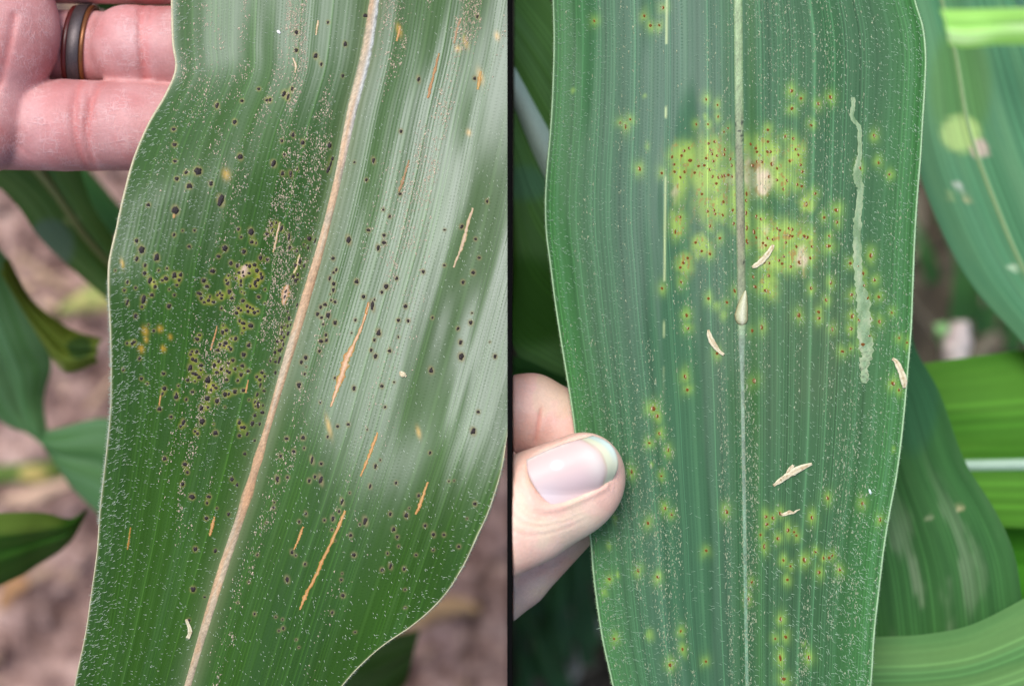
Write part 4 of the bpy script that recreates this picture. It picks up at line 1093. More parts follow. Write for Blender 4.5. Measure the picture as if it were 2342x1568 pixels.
# ---- streak lesions: thin raised strips of dead tissue following the veins
def streak(surf, parent, pts, colours, name='streak_lesion', lift=0.7, n=40, rag=0.5, seed=0, nc=7):
    """pts: (x, y, width) in P; colours = (centre, rim)"""
    P = resample(np.array(pts, float), n)
    T = np.gradient(P[:, :2], axis=0); T /= np.linalg.norm(T, axis=1)[:, None]
    S = np.stack([-T[:, 1], T[:, 0]], 1)
    wd = np.abs(P[:, 2]) * 0.5 + (0.8 if name == 'streak_lesion' else 1.0)
    k = np.arange(n)
    wl = wd * (1 + rag * (vnoise(k * 0.7, k * 0 + seed, 401) - .5) * 2)
    wr = wd * (1 + rag * (vnoise(k * 0.7 + 40, k * 0 + seed, 402) - .5) * 2)
    t = np.linspace(-1, 1, nc)
    off = np.where(t[None] < 0, wl[:, None], wr[:, None]) * t[None]
    X = P[:, 0, None] + S[:, 0, None] * off; Y = P[:, 1, None] + S[:, 1, None] * off
    prof = (1 - np.abs(t) ** 2.5)
    V = surf.pos(X, Y, 0.30 + lift * prof[None] + 0.5 * (fbm(X * .2, Y * .1, 55, 2) - .5))
    fc = grid_faces(n, nc)
    tri = np.cross(V[1, 1] - V[0, 0], V[1, 0] - V[0, 1])
    me = make_mesh(name, V.reshape(-1, 3), fc)
    m = (np.abs(t) ** 1.0)[None] * 1.15 + 0.7 * (fbm(X * .12, Y * .06, 66, 3) - .5)
    c = lerp(np.broadcast_to(np.array(colours[0], float), X.shape + (3,)), colours[1], np.clip(m, 0, 1))
    if name == 'streak_lesion':
        c = lerp(c, [0.17, 0.19, 0.02], sstep(0.62, 1.0, np.abs(t)[None] + 0.9 * (fbm(X * .16, Y * .05, 67, 3) - .5)) * 0.85)
    else:
        pale_ = fbm(X * .09, Y * .03, 68, 4)
        c = lerp(c, [0.11, 0.21, 0.085], sstep(.50, .68, pale_) * .75)
        c = lerp(c, [0.36, 0.42, 0.25], (1 - sstep(.30, .44, pale_)) * .7)
        c = lerp(c, [0.06, 0.08, 0.04], sstep(.70, .76, vnoise(X * .33, Y * .21, 69)) * sstep(700, 900, Y) * .8)
    cattr(me, 'pigment', c.reshape(-1, 3))
    return obj(name, me, M['lesion'], parent)
def tp(ox, oy, sc, pts):
    return [((ox + x * sc) * f_, (oy + y * sc) * f_, w_ * sc * f_) for x, y, w_ in pts]
PINK = (0.68, 0.46, 0.30); ORA = (0.40, 0.155, 0.018); BRN = (0.26, 0.12, 0.04); TAN = (0.58, 0.32, 0.13)
sl = lambda pts, cols, **k: streak(SL, leaf_l, pts, cols, **k)
sl(tp(900, 900, q7, [(595,125,8),(548,280,15),(495,400,22),(440,520,46),(402,630,42),(355,770,20),(325,860,6)]), (PINK, ORA), seed=1, n=60)
sl(tp(900, 900, q7, [(655,1040,6),(620,1140,16),(590,1220,14),(535,1350,10)]), (TAN, ORA), seed=2)
sl(tp(1000, 1500, qb, [(830,50,8),(800,130,18),(765,230,18),(735,290,8)]), (TAN, ORA), seed=3)
sl(tp(1000, 1500, qb, [(212,262,10),(160,390,20),(100,520,18),(40,640,22),(0,740,18),(-50,830,20),(-85,900,26),(-110,960,14),(-125,1000,5)]), (TAN, ORA), seed=4, n=60)
sl(tp(240, 1400, q76, [(902,475,8),(888,540,18),(870,600,10)]), (TAN, ORA), seed=5)
sl(tp(240, 1400, q76, [(356,545,5),(346,620,9),(335,690,7)]), (ORA, (0.3, 0.2, 0.03)), seed=6)
sl(tp(240, 1400, q76, [(1480,540,9),(1455,610,11),(1420,690,6)]), (TAN, ORA), seed=7)
sl(tp(1000, 500, q6, [(762,15,10),(735,110,12),(705,200,24),(678,275,14)]), ((0.36, 0.22, 0.12), BRN), seed=8)
sl(tp(1000, 500, q6, [(1290,410,12),(1240,570,20),(1210,690,26),(1170,800,16),(1130,900,10)]), ((0.60, 0.42, 0.30), (0.40, 0.32, 0.18)), seed=9)
sl(tp(1000, 0, q6, [(1010,440,8),(985,540,16),(958,650,16),(925,780,20),(915,810,8)]), ((0.46, 0.24, 0.10), BRN), seed=10)
sl(tp(1000, 0, q6, [(1190,150,6),(1160,240,12),(1135,360,8)]), ((0.40, 0.24, 0.14), (0.3, 0.2, 0.1)), seed=11)
sl(tp(1000, 0, q6, [(1355,590,8),(1345,650,22),(1330,740,14)]), ((0.60, 0.42, 0.16), ORA), seed=12)
sl(tp(1000, 0, q6, [(690,215,8),(680,270,18),(660,340,8)]), (TAN, ORA), seed=13)
sl(tp(600, 700, q4, [(1115,5,14),(1080,160,16),(1050,300,18),(1030,380,6)]), ((0.62, 0.48, 0.34), TAN), seed=14)
sl(tp(600, 700, q4, [(1358,405,12),(1340,480,20),(1310,590,22),(1285,640,18)]), ((0.66, 0.52, 0.34), (0.5, 0.36, 0.1)), seed=15)
sl(tp(600, 700, q4, [(1205,780,30),(1195,840,80),(1180,910,92),(1165,980,50),(1158,1030,18)]), ((0.62, 0.46, 0.34), ORA), seed=16)
sl(tp(600, 700, q4, [(335,1290,8),(310,1400,14),(280,1500,16),(255,1590,10)]), (TAN, (0.40, 0.15, 0.06)), seed=17)
sl(tp(600, 700, q4, [(690,540,50),(675,590,90),(655,650,80),(645,690,40)]), ((0.60, 0.42, 0.32), (0.36, 0.30, 0.12)), seed=18)
sl(tp(560, 1000, q4, [(880,780,6),(865,850,14),(845,940,14)]), (TAN, ORA), seed=19)
sl(tp(340, 1000, q4, [(658,970,10),(648,1030,18),(640,1100,10)]), (TAN, ORA), seed=20)
sl(tp(340, 600, q4, [(825,300,30),(820,330,26),(818,350,10)]), ((0.45, 0.2, 0.08), (0.4, 0.28, 0.1)), seed=21)
sl(tp(1000, 500, q6, [(430,1185,8),(418,1230,14),(405,1290,14)]), (ORA, ORA), seed=22)
sl(tp(540, 0, q6, [(1215,170,10),(1205,230,10),(1198,290,6)]), ((0.66, 0.56, 0.42), TAN), seed=23)
sl(tp(540, 0, q6, [(1005,480,8),(1030,540,12),(1025,600,8)]), ((0.66, 0.56, 0.42), TAN), seed=24)

MINE = tp(2300, 250, q6, [(1028,150,26),(1034,215,28),(1022,290,28),(1040,345,26),(1078,392,26),(1085,500,26),(1085,620,28),(1072,690,40),(1062,760,60),(1072,840,68),(1090,900,46),(1082,1010,46),(1068,1150,60),(1064,1300,66),(1066,1500,62)]) \
     + tp(2300, 750, q6, [(1076,330,60),(1092,420,76),(1116,550,104),(1126,650,92),(1122,760,96),(1134,880,100),(1146,960,88),(1124,1030,68),(1122,1100,52),(1124,1160,58),(1122,1200,30)])
streak(SR, leaf_r, MINE, ((0.20, 0.315, 0.165), (0.27, 0.37, 0.19)), name='leaf_mine', n=190, rag=0.3, seed=30, lift=0.6)

# ---- fine hairs and pollen dust (uncountable)
def in_leaf(surf, x, y, m=2.0):
    return (x > surf.l(y) + m) & (x < surf.r(y) - m)
def hairs(surf, parent, n, dens, ang_fn, len_fn, mat, name, seed, wd=1.0, lift=0.35, jit=0.5):
    r = np.random.default_rng(seed)
    y = r.uniform(-60, 1630, n); l = surf.l(y); rr = surf.r(y)
    x = r.uniform(0, 1, n) * (np.max(rr) - np.min(l)) + np.min(l)
    ok = in_leaf(surf, x, y) & (r.random(n) < dens(x, y))
    x = x[ok]; y = y[ok]; n = len(x)
    a = ang_fn(x, y) + jit * r.normal(size=n)
    L = len_fn(x, y) * (0.5 + 1.0 * r.random(n))
    dx = np.cos(a) * L; dy = -np.sin(a) * L
    h = L * lift
    bend = 0.25 * L * r.normal(size=n)
    nx = -np.sin(a); ny = -np.cos(a)
    w_ = wd * (0.7 + 0.6 * r.random(n))
    h0 = surf.h(x, y)
    A = unproj(x - nx * w_, y - ny * w_, (h0 + 0.1) * KP); B = unproj(x + nx * w_, y + ny * w_, (h0 + 0.1) * KP)
    mx = x + dx * .5 + nx * bend * .5; my = y + dy * .5 + ny * bend * .5
    C1 = unproj(mx - nx * w_ * .7, my - ny * w_ * .7, (h0 + h * .75) * KP); C2 = unproj(mx + nx * w_ * .7, my + ny * w_ * .7, (h0 + h * .75) * KP)
    T = unproj(x + dx, y + dy, (h0 + h) * KP)
    U = unproj(mx, my, (h0 + h * .75 + w_) * KP)
    V = np.stack([A, B, C1, C2, U, T], 1).reshape(-1, 3)
    o = np.arange(n)[:, None] * 6
    F3 = np.concatenate([o + np.array([[2, 4, 5]]), o + np.array([[4, 3, 5]]), o + np.array([[0, 4, 2]]), o + np.array([[1, 3, 4]]), o + np.array([[0, 1, 4]])])
    me = make_mesh(name, V, F3)
    return tag(obj(name, me, mat, parent), kind='stuff')
def dust(surf, parent, n, dens, size, mat, name, seed, elong=1.6):
    r = np.random.default_rng(seed)
    y = r.uniform(-60, 1630, n); l = surf.l(y); rr = surf.r(y)
    x = r.uniform(0, 1, n) * (np.max(rr) - np.min(l)) + np.min(l)
    ok = in_leaf(surf, x, y, 6) & (r.random(n) < dens(x, y))
    x = x[ok]; y = y[ok]; n = len(x)
    s = size * (0.45 + 1.0 * r.random(n) ** 2)
    a = r.uniform(0, 6.28, n)
    h0 = surf.h(x, y)
    pts = []
    for k in range(3):
        b = a + k * 2.094 + 0.5 * r.normal(size=n)
        e = s * (0.7 + 0.6 * r.random(n))
        pts.append(unproj(x + np.cos(b) * e, y + np.sin(b) * e * elong, (h0 + 0.2) * KP))
    pts.append(unproj(x, y, (h0 + 1.0 * s + 0.4) * KP))
    V = np.stack(pts, 1).reshape(-1, 3)
    o = np.arange(n)[:, None] * 4
    F = np.concatenate([o + np.array([[0, 3, 1]]), o + np.array([[1, 3, 2]]), o + np.array([[2, 3, 0]])])
    me = make_mesh(name, V, F, False)
    return tag(obj(name, me, mat, parent), kind='stuff')

def dens_lh(x, y):
    e = np.minimum(x - L_l(y), L_rt(y) - x)
    d = x - L_m(y)
    return np.clip((0.30 + 0.6 * np.exp(-(e / 70) ** 2) * (1 - 0.5 * (d > 0)) + 0.25 * (d < 0) - 0.12 * (d > 250) * (y < 1100)) * (0.35 + 0.65 * sstep(180, 420, y)) * (1 - 0.3 * sstep(850, 1100, y)), 0, 1)
def ang_lh(x, y):
    d = x - L_m(y)
    e = np.minimum(x - L_l(y), L_rt(y) - x)
    base = np.where(d < 0, math.radians(200), math.radians(-15)) 
    return np.where(e < 70, base, base + np.where(d < 0, -0.5, -0.9))
hairs(SL, leaf_l, 26000, dens_lh, ang_lh, lambda x, y: 4.2 + (2.0 + 3.5 * (x < L_m(y))) * np.exp(-(np.minimum(x - L_l(y), L_rt(y) - x) / 70) ** 2), M['hair'], 'leaf_hair', 501, wd=0.42, jit=0.3)
def dens_rh(x, y):
    e = np.minimum(x - R_l(y), R_r(y) - x)
    return np.clip(0.28 + 0.6 * np.exp(-(e / 120) ** 2) - 0.2 * np.exp(-((x - 1560) / 90) ** 2), 0, 1)
hairs(SR, leaf_r, 19000, dens_rh, lambda x, y: np.where(x < R_m(y), math.radians(150), math.radians(-55)) + 0.3,
      lambda x, y: 6.5 + 4.0 * sstep(900, 1500, y), M['hair_green'], 'leaf_hair', 502, wd=0.42, jit=0.45)

def edge_hairs(surf, parent, fn, side, y0, y1, n, L, mat, seed, up=0.3):
    r = np.random.default_rng(seed)
    y = np.sort(r.uniform(y0, y1, n)); x = fn(y)
    dy = (fn(y + 2) - fn(y - 2)) / 4
    nx = side / np.sqrt(1 + dy ** 2); ny = -side * dy / np.sqrt(1 + dy ** 2)
    Ls = L * (0.5 + 0.9 * r.random(n)); j = 0.4 * r.normal(size=n)
    h0 = surf.h(x, y)
    tx = x + nx * Ls + ny * j * Ls; ty = y + ny * Ls - nx * j * Ls
    A = unproj(x - nx, y - 0.5, h0 * KP); B = unproj(x - nx, y + 0.5, h0 * KP); C = unproj(x - nx, y, (h0 + 0.8) * KP); T = unproj(tx, ty, (h0 + up * Ls) * KP)
    V = np.stack([A, B, C, T], 1).reshape(-1, 3)
    o = np.arange(n)[:, None] * 4
    F = np.concatenate([o + np.array([[0, 2, 3]]), o + np.array([[2, 1, 3]]), o + np.array([[1, 0, 3]])])
    tag(obj('edge_hair', make_mesh('edge_hair', V, F), mat, parent), kind='stuff')
edge_hairs(SL, leaf_l, lambda y: L_l(y), -1, 640, 1200, 600, 7, M['hair'], 511)
edge_hairs(SL, leaf_l, lambda y: L_rt(y), 1, 1040, 1600, 800, 6, M['hair'], 512)
edge_hairs(SR, leaf_r, lambda y: R_l(y), -1, -60, 1640, 1400, 5.0, M['edge_right'], 513)
edge_hairs(SR, leaf_r, lambda y: R_r(y), 1, -60, 1640, 1500, 5.0, M['edge_right'], 514)

def dens_ld(x, y):
    v = vL(x, y)
    d = x - L_m(y)
    band = sstep(0.47, 0.63, fbm(v * 0.16 + 60, y * 0.0022 + 9, 95, 3))
    near = 0.95 * np.exp(-((d + 105) / 85) ** 2) * (1 - sstep(1000, 1300, y)) + 0.55 * np.exp(-((d - 130) / 90) ** 2) + 0.8 * (d > 200) * (1 - sstep(300, 700, y)) * 0.6 + 0.25 * (1 - sstep(200, 500, y))
    cl_ = sstep(0.4, 0.7, fbm(x * 0.03, y * 0.02, 96, 3))
    return np.clip(band * near * (0.25 + cl_) * 1.25, 0, 1)
dust(SL, leaf_l, 150000, dens_ld, 1.75, M['dust'], 'pollen_dust', 521)
def dens_rd(x, y):
    v = vR(x, y)
    band = sstep(0.46, 0.66, fbm(v * 0.3 + 60, y * 0.0018 + 9, 98, 3))
    low = 0.35 + 0.65 * sstep(700, 1200, y)
    d = x - R_m(y)
    return np.clip(band * low * np.exp(-(d / 330) ** 2) * 0.65 + 0.25 * np.exp(-((d - 190) / 60) ** 2) * (1 - sstep(500, 800, y)) + 0.35 * np.exp(-(d / 16) ** 2) * sstep(650, 900, y), 0, 1)
dust(SR, leaf_r, 85000, dens_rd, 1.5, M['dust_green'], 'pollen_dust', 522, 2.6)

# ------------------------------------------------------------------ loose things lying on the leaves
def anther(surf, label, pts, fork=None, mat=None, name='dried_anther', cat='anther', group=None, thick=0.5):
    P = resample(np.array(pts, float), 22)
    base = surf.pos(P[:, 0], P[:, 1], P[:, 2] * thick * 0.8 + 1.0)
    mat = mat or M['lesion']
    def strand(P, base, nm):
        rad = P[:, 2] * KP * (1 + 0.18 * (vnoise(np.arange(len(P)) * .9, np.zeros(len(P)) + P[0, 0], 7) - .5))
        me = tube_mesh(nm, base, rad * (1 + 0.30 * (vnoise(np.arange(len(P)) * .45, np.zeros(len(P)) + P[0, 1], 9) - .5)), 14, flat=thick)
        nP = len(P); co = np.zeros(len(me.vertices) * 3, np.float32); me.vertices.foreach_get('co', co); co = co.reshape(-1, 3)
        R_ = co[:nP * 14].reshape(nP, 14, 3)
        aa = np.linspace(0, 2 * np.pi, 14, endpoint=False)
        gr = np.exp(-((aa - np.pi / 2) / 0.45) ** 2)[None, :, None]
        R_[:] = R_ + (base[:, None] - R_) * 0.55 * gr
        me.vertices.foreach_set('co', co.ravel()); me.update()
        tt = np.linspace(0, 1, nP)[:, None] + 0 * aa[None]
        bl = fbm(tt * 9 + P[0, 0], aa[None] * .8 + P[0, 1] + 0 * tt, 12, 3)
        pc = lerp(np.broadcast_to(np.array([0.72, 0.66, 0.46]), (nP, 14, 3)), [0.42, 0.31, 0.16], np.clip(gr[..., 0] * .7 + sstep(.56, .74, bl) * .8 + np.exp(-(tt / .08) ** 2) * .6, 0, 1))
        cattr(me, 'pigment', np.concatenate([pc.reshape(-1, 3), np.tile([[.45, .34, .18]], (2, 1))]))
        return me
    o = obj(name, strand(P, base, name), mat)
    tag(o, label, cat, group)
    if fork is not None:
        for f in fork:
            Q = resample(np.array(f, float), 16)
            b = surf.pos(Q[:, 0], Q[:, 1], Q[:, 2] * thick + 3.0)
            obj('lobe', strand(Q, b, 'lobe'), mat, o)
    return o
AG = 'dried anthers lying on the corn leaves'
anther(SR, 'slim curved cream anther lying across the yellow blotch beside the midrib', [(1720,611,3),(1727,608,5),(1740,599,6),(1752,586,6.5),(1762,572,5.5),(1769,560,3.5)], group=AG)
anther(SR, 'twisted cream anther on the plain green part below the pale teardrop husk', [(1620,754,3),(1622,765,5.5),(1628,780,6.5),(1638,795,5),(1647,805,4),(1656,811,3)], group=AG)
anther(SR, 'forked cream anther with split lobes low on the rusty leaf', [(1769,1110,3),(1780,1102,5),(1797,1090,6.5),(1815,1078,8),(1838,1067,6),(1857,1060,3)],
       fork=[[(1785,1098,3),(1796,1088,4),(1808,1085,4),(1820,1083,3)],[(1798,1086,3),(1806,1073,4.5),(1815,1063,3)]], group=AG)
anther(SR, 'white shred of anther tapering to a thread low on the rusty leaf', [(1787,1177,2.5),(1796,1175,4),(1806,1171,4.5),(1815,1172,3),(1822,1167,1.6),(1830,1164,0.9)], group=AG, thick=0.4)
anther(SR, 'flattened grey cream anther lying at the outer margin of the rusty leaf', [(2041,820,3),(2049,826,5),(2057,841,7.5),(2064,858,8),(2068,875,6.5),(2068,887,3)], group=AG)
anther(SL, 'bowed tan anther on the lower part of the tar-spotted leaf near its midrib', [(426,1415,3),(429,1424,3.5),(434,1437,5),(434,1448,5),(429,1459,4)], group=AG)
anther(SL, 'tiny crumpled tan crumb on the shiny half of the tar-spotted leaf', [(913,852,2.5),(918,853,5),(924,856,4.5),(929,861,2)], fork=[[(915,856,2.5),(921,859,3),(926,853,2.5)]], name='plant_crumb', cat='crumb')
anther(SL, 'single bright white fleck on the pale top stripe of the tar-spotted leaf', [(634,70,1.5),(637,73,3.6),(641,77,1.5)], name='white_fleck', cat='fleck', mat=simple_mat('fleck', (0.85, 0.85, 0.82), .5, .4, 4000, .1))
anther(SR, 'small white fleck near the lower outer margin of the rusty leaf', [(1988,1118,1.4),(1990,1124,2.8),(1992,1129,1.4)], name='white_fleck', cat='fleck', mat=simple_mat('fleck_b', (0.66, 0.8, 0.74), .5, .4, 4000, .1))

def husk():
    n, ns = 30, 20
    t = np.linspace(0, 1, n)
    cx = np.interp(t, [0, .3, .7, 1], [1705, 1700, 1695, 1697]); cy = 664 + 80 * t
    wd = 15.5 * np.interp(t, [0, .06, .2, .45, .7, .85, .95, 1.0], [.08, .24, .5, .82, 1.0, .93, .62, .05])
    a = np.linspace(0, np.pi, ns)
    V = []
    for i in range(n):
        z = 2.0 + 0.55 * wd[i] * np.sin(a) * 1.2
        V.append(SR.pos(cx[i] - wd[i] * np.cos(a), np.full(ns, cy[i]), z))
    V = np.array(V)
    me = make_mesh('seed_husk', V.reshape(-1, 3), grid_faces(n, ns)[:, ::-1])
    TT = np.repeat(t, ns); AA = np.tile(a, n)
    rim = np.abs(np.cos(AA)) ** 6
    c = lerp(np.broadcast_to(np.array([0.42, 0.43, 0.24]), (n * ns, 3)), [0.24, 0.16, 0.06], rim * .9)
    c = lerp(c, [0.36, 0.28, 0.12], np.clip((TT - .9) * 8, 0, 1))
    c = lerp(c, [0.80, 0.80, 0.64], np.exp(-((AA - 1.7) / .4) ** 2) * .5)
    cattr(me, 'pigment', c)
    o = obj('seed_husk', me, M['lesion'])
    tag(o, 'pale teardrop-shaped husk lying on the midrib of the rusty leaf', 'husk')
husk()

# ------------------------------------------------------------------ hands: one skin surface each, grown from a distance field
class Field:
    def __init__(self, lo, hi, st):
        self.lo = np.array(lo, float); self.st = st
        self.n = np.ceil((np.array(hi) - self.lo) / st).astype(int) + 1
        self.f = np.full(self.n, 200.0, np.float32)
    def sub(self, lo, hi):
        i0 = np.clip(np.floor((np.array(lo) - self.lo) / self.st).astype(int), 0, self.n)
        i1 = np.clip(np.ceil((np.array(hi) - self.lo) / self.st).astype(int) + 1, 0, self.n)
        sl_ = tuple(slice(a, b) for a, b in zip(i0, i1))
        ax = [self.lo[k] + self.st * np.arange(i0[k], i1[k]) for k in range(3)]
        return sl_, ax[0][:, None, None], ax[1][None, :, None], ax[2][None, None, :]
    def smin(self, sl_, d, k):
        a = self.f[sl_]
        d = d.astype(np.float32)
        if k <= 0:
            np.minimum(a, d, out=a)
        else:
            h = np.clip(k - np.abs(a - d), 0, None) / k
            self.f[sl_] = np.minimum(a, d) - h * h * k * 0.25
    def cone(self, a, b, ra, rb, k=20.0, zs=1.0):
        a = np.array(a, float); b = np.array(b, float)
        R = max(ra, rb) + 60
        sl_, X, Y, Z = self.sub(np.minimum(a, b) - R, np.maximum(a, b) + R)
        ab = b - a; L2 = ab @ ab
        t = np.clip(((X - a[0]) * ab[0] + (Y - a[1]) * ab[1] + (Z - a[2]) * ab[2]) / L2, 0, 1)
        d = np.sqrt((X - a[0] - t * ab[0]) ** 2 + (Y - a[1] - t * ab[1]) ** 2 + ((Z - a[2] - t * ab[2]) / zs) ** 2) - (ra + (rb - ra) * t)
        self.smin(sl_, d * min(1, zs + .1), k)
    def ell(self, c, r, k=20.0):
        c = np.array(c, float); r = np.array(r, float)
        sl_, X, Y, Z = self.sub(c - r - 60, c + r + 60)
        q = np.sqrt(((X - c[0]) / r[0]) ** 2 + ((Y - c[1]) / r[1]) ** 2 + ((Z - c[2]) / r[2]) ** 2)
        self.smin(sl_, (q - 1) * r.min(), k)
    def clip_x(self, x, keep_right=True):
        X = (self.lo[0] + self.st * np.arange(self.n[0]))[:, None, None]
        d = (x - X) if keep_right else (X - x)
        self.f = np.maximum(self.f, d.astype(np.float32))
    def top(self, x, y):
        """height of the uppermost surface over (x, y)"""
        ix = np.clip(((x - self.lo[0]) / self.st), 0, self.n[0] - 2); iy = np.clip(((y - self.lo[1]) / self.st), 0, self.n[1] - 2)
        i = ix.astype(int); j = iy.astype(int); fx = (ix - i)[..., None]; fy = (iy - j)[..., None]
        colm = (self.f[i, j] * (1 - fx) + self.f[i + 1, j] * fx) * (1 - fy) + (self.f[i, j + 1] * (1 - fx) + self.f[i + 1, j + 1] * fx) * fy
        inside = colm < 0
        kk = self.n[2] - 1 - np.argmax(inside[..., ::-1], axis=-1)
        has = inside.any(-1)
        kk = np.clip(kk, 0, self.n[2] - 2)
        a = np.take_along_axis(colm, kk[..., None], -1)[..., 0]; b = np.take_along_axis(colm, kk[..., None] + 1, -1)[..., 0]
        z = self.lo[2] + self.st * (kk + a / (a - b + 1e-9))
        return np.where(has, z, np.nan)
    def mesh(self):
        f = self.f; s = f < 0
        n = self.n - 1
        cs = np.zeros(n, np.int8)
        for dx in (0, 1):
            for dy in (0, 1):
                for dz in (0, 1):
                    cs += s[dx:dx + n[0], dy:dy + n[1], dz:dz + n[2]]
        act = (cs > 0) & (cs < 8)
        I = np.argwhere(act)
        idx = np.full(n, -1, np.int64); idx[act] = np.arange(len(I))
        acc = np.zeros((len(I), 3)); cnt = np.zeros(len(I))
        corners = [(a, b, c) for a in (0, 1) for b in (0, 1) for c in (0, 1)]
        cv = {c: f[I[:, 0] + c[0], I[:, 1] + c[1], I[:, 2] + c[2]].astype(float) for c in corners}
        for c in corners:
            for ax in range(3):
                if c[ax] == 0:
                    e = list(c); e[ax] = 1; e = tuple(e)
                    va, vb = cv[c], cv[e]
                    m = (va < 0) != (vb < 0)
                    t = np.where(m, va / (va - vb + 1e-12), 0)
                    p = np.tile(np.array(c, float), (len(I), 1)); p[:, ax] = t
                    acc[m] += p[m]; cnt[m] += 1
        V = self.lo + self.st * (I + acc / cnt[:, None])
        F = []
        for ax in range(3):
            b, c = (ax + 1) % 3, (ax + 2) % 3
            sl0 = [slice(None)] * 3; sl1 = [slice(None)] * 3
            sl0[ax] = slice(0, -1); sl1[ax] = slice(1, None)
            ch = s[tuple(sl0)] != s[tuple(sl1)]
            E = np.argwhere(ch)
            E = E[(E[:, b] > 0) & (E[:, c] > 0) & (E[:, b] < self.n[b] - 1) & (E[:, c] < self.n[c] - 1)]
            q = []
            for (db, dc) in ((-1, -1), (0, -1), (0, 0), (-1, 0)):
                g = E.copy(); g[:, b] += db; g[:, c] += dc
                q.append(idx[g[:, 0], g[:, 1], g[:, 2]])
            q = np.stack(q, 1)
            fl = s[E[:, 0], E[:, 1], E[:, 2]]
            q[~fl] = q[~fl][:, ::-1]
            F.append(q[(q >= 0).all(1)])
        return V, np.concatenate(F)

def to_world(V, depth):
    """hand coordinates: x right, y down in 0.1 mm at the given depth, z up from the leaf plane"""
    s = (D0 + depth) / D0
    W = np.empty_like(V)
    W[:, 0] = (V[:, 0] - 1171) * KP * s; W[:, 1] = (784 - V[:, 1]) * KP * s; W[:, 2] = Z0 + V[:, 2] * KP
    return W

def vert_smooth(V, F, it=3):
    for _ in range(it):
        acc = np.zeros_like(V); c = np.zeros(len(V))
        for a, b in ((0, 1), (1, 2), (2, 3), (3, 0)):
            np.add.at(acc, F[:, a], V[F[:, b]]); np.add.at(acc, F[:, b], V[F[:, a]])
            np.add.at(c, F[:, a], 1); np.add.at(c, F[:, b], 1)
        V = 0.5 * V + 0.5 * acc / np.maximum(c, 1)[:, None]
    return V

# left hand: palm up, fingers lying under the tar-spot leaf
HZ = -205
fl = Field((-1150, -760, -520), (820, 470, 60), 7.0)
# fingers (each three bones)
def finger(F, pts, rads, k):
    for i in range(len(pts) - 1):
        F.cone(pts[i], pts[i + 1], rads[i], rads[i + 1], k)
fl.cone((-900, 60, HZ - 60), (-420, 40, HZ - 30), 290, 300, 60, 0.62)
fl.cone((-420, 60, HZ - 20), (-130, 120, HZ + 5), 270, 235, 80, 0.62)
fl.cone((-420, -120, HZ - 20), (-40, -230, HZ), 210, 150, 80, 0.8)
fl.ell((-20, 80, HZ + 62), (172, 170, 128), 40)
fl.ell((-62, 285, HZ + 50), (148, 126, 128), 40)
fl.ell((20, -110, HZ + 40), (130, 120, 120), 60)
fl.ell((-300, -260, HZ + 30), (220, 170, 150), 80)
finger(fl, [(0, 290, HZ - 2), (150, 288, HZ + 12), (300, 289, HZ + 6), (430, 292, HZ - 6), (590, 300, HZ - 34)], [98, 104, 101, 96, 82], 4)
finger(fl, [(0, 98, HZ - 58), (180, 100, HZ - 56)], [84, 86], 4)
finger(fl, [(292, 103, HZ - 10), (420, 106, HZ - 12), (590, 102, HZ - 24), (760, 96, HZ - 60)], [93, 91, 88, 74], 14)
fl.cone((180, 100, HZ - 56), (292, 103, HZ - 34), 84, 80, 10)
finger(fl, [(60, -95, HZ - 52), (350, -92, HZ - 30), (610, -84, HZ - 22), (800, -74, HZ - 55)], [92, 96, 92, 78], 7)
finger(fl, [(0, -285, HZ - 10), (300, -300, HZ), (520, -320, HZ - 10), (690, -330, HZ - 40)], [98, 92, 88, 76], 7)
finger(fl, [(-430, -240, HZ), (-240, -470, HZ + 20), (-60, -610, HZ + 30), (70, -690, HZ + 30)], [160, 118, 108, 84], 30)
V, F = fl.mesh()
V = vert_smooth(V, F, 2)
ctr = V.copy()
def crease(V, x0, slope, ymid, y0, y1, depth, width, zmin, curve=0.0, line=None):
    xx = x0 + slope * (V[:, 1] - ymid) + curve * (V[:, 1] - ymid) ** 2
    m = np.exp(-((V[:, 0] - xx) / width) ** 2) * (V[:, 1] > y0) * (V[:, 1] < y1) * sstep(zmin, zmin + 60, V[:, 2])
    return m * depth
dz = np.zeros(len(V))
for args in [(196, .05, 290, 190, 395, 8, 8, -260, .0010), (226, -.10, 290, 190, 395, 8, 8, -260, .0012), (338, .05, 100, 12, 188, 10, 7, -260, -.0006),
             (352, -.06, 100, 12, 188, 5, 6, -260, .0004), (418, 0, 290, 190, 395, 8, 8, -260, .0006), (240, .3, 290, 195, 290, 4, 5, -260, .0),
             (20, -.5, 250, 60, 400, 6, 8, -160, -.001), (-40, .6, 200, 20, 400, 5, 7, -160, .001)]:
    dz += crease(V, *args)
V[:, 2] -= dz
pig = np.ones((len(V), 3))
pig = lerp(pig, [1.05, 0.78, 0.76], np.clip(dz / 9, 0, 1))
nz_ = fbm(V[:, 0] * 0.012 + 50, V[:, 1] * 0.012 + 50, 601, 3)
pig = lerp(pig, [0.98, 0.78, 0.78], sstep(0.45, 0.75, nz_) * 0.6)
pig = lerp(pig, [1.10, 1.16, 1.14], sstep(0.42, 0.2, nz_) * 0.0 + (1 - sstep(0.25, 0.45, nz_)) * 0.6)
pig = lerp(pig, [0.92, 0.82, 0.74], sstep(-20, 120, -V[:, 0] + 60) * 0.6)
me = make_mesh('hand', to_world(V, 0.0205), F[:, ::-1])
cattr(me, 'pigment', pig)
hand_l = tag(obj('hand', me, M['skin_left']), 'rosy open hand with a grey ring, its fingers flat behind the tar-spotted leaf', 'hand')

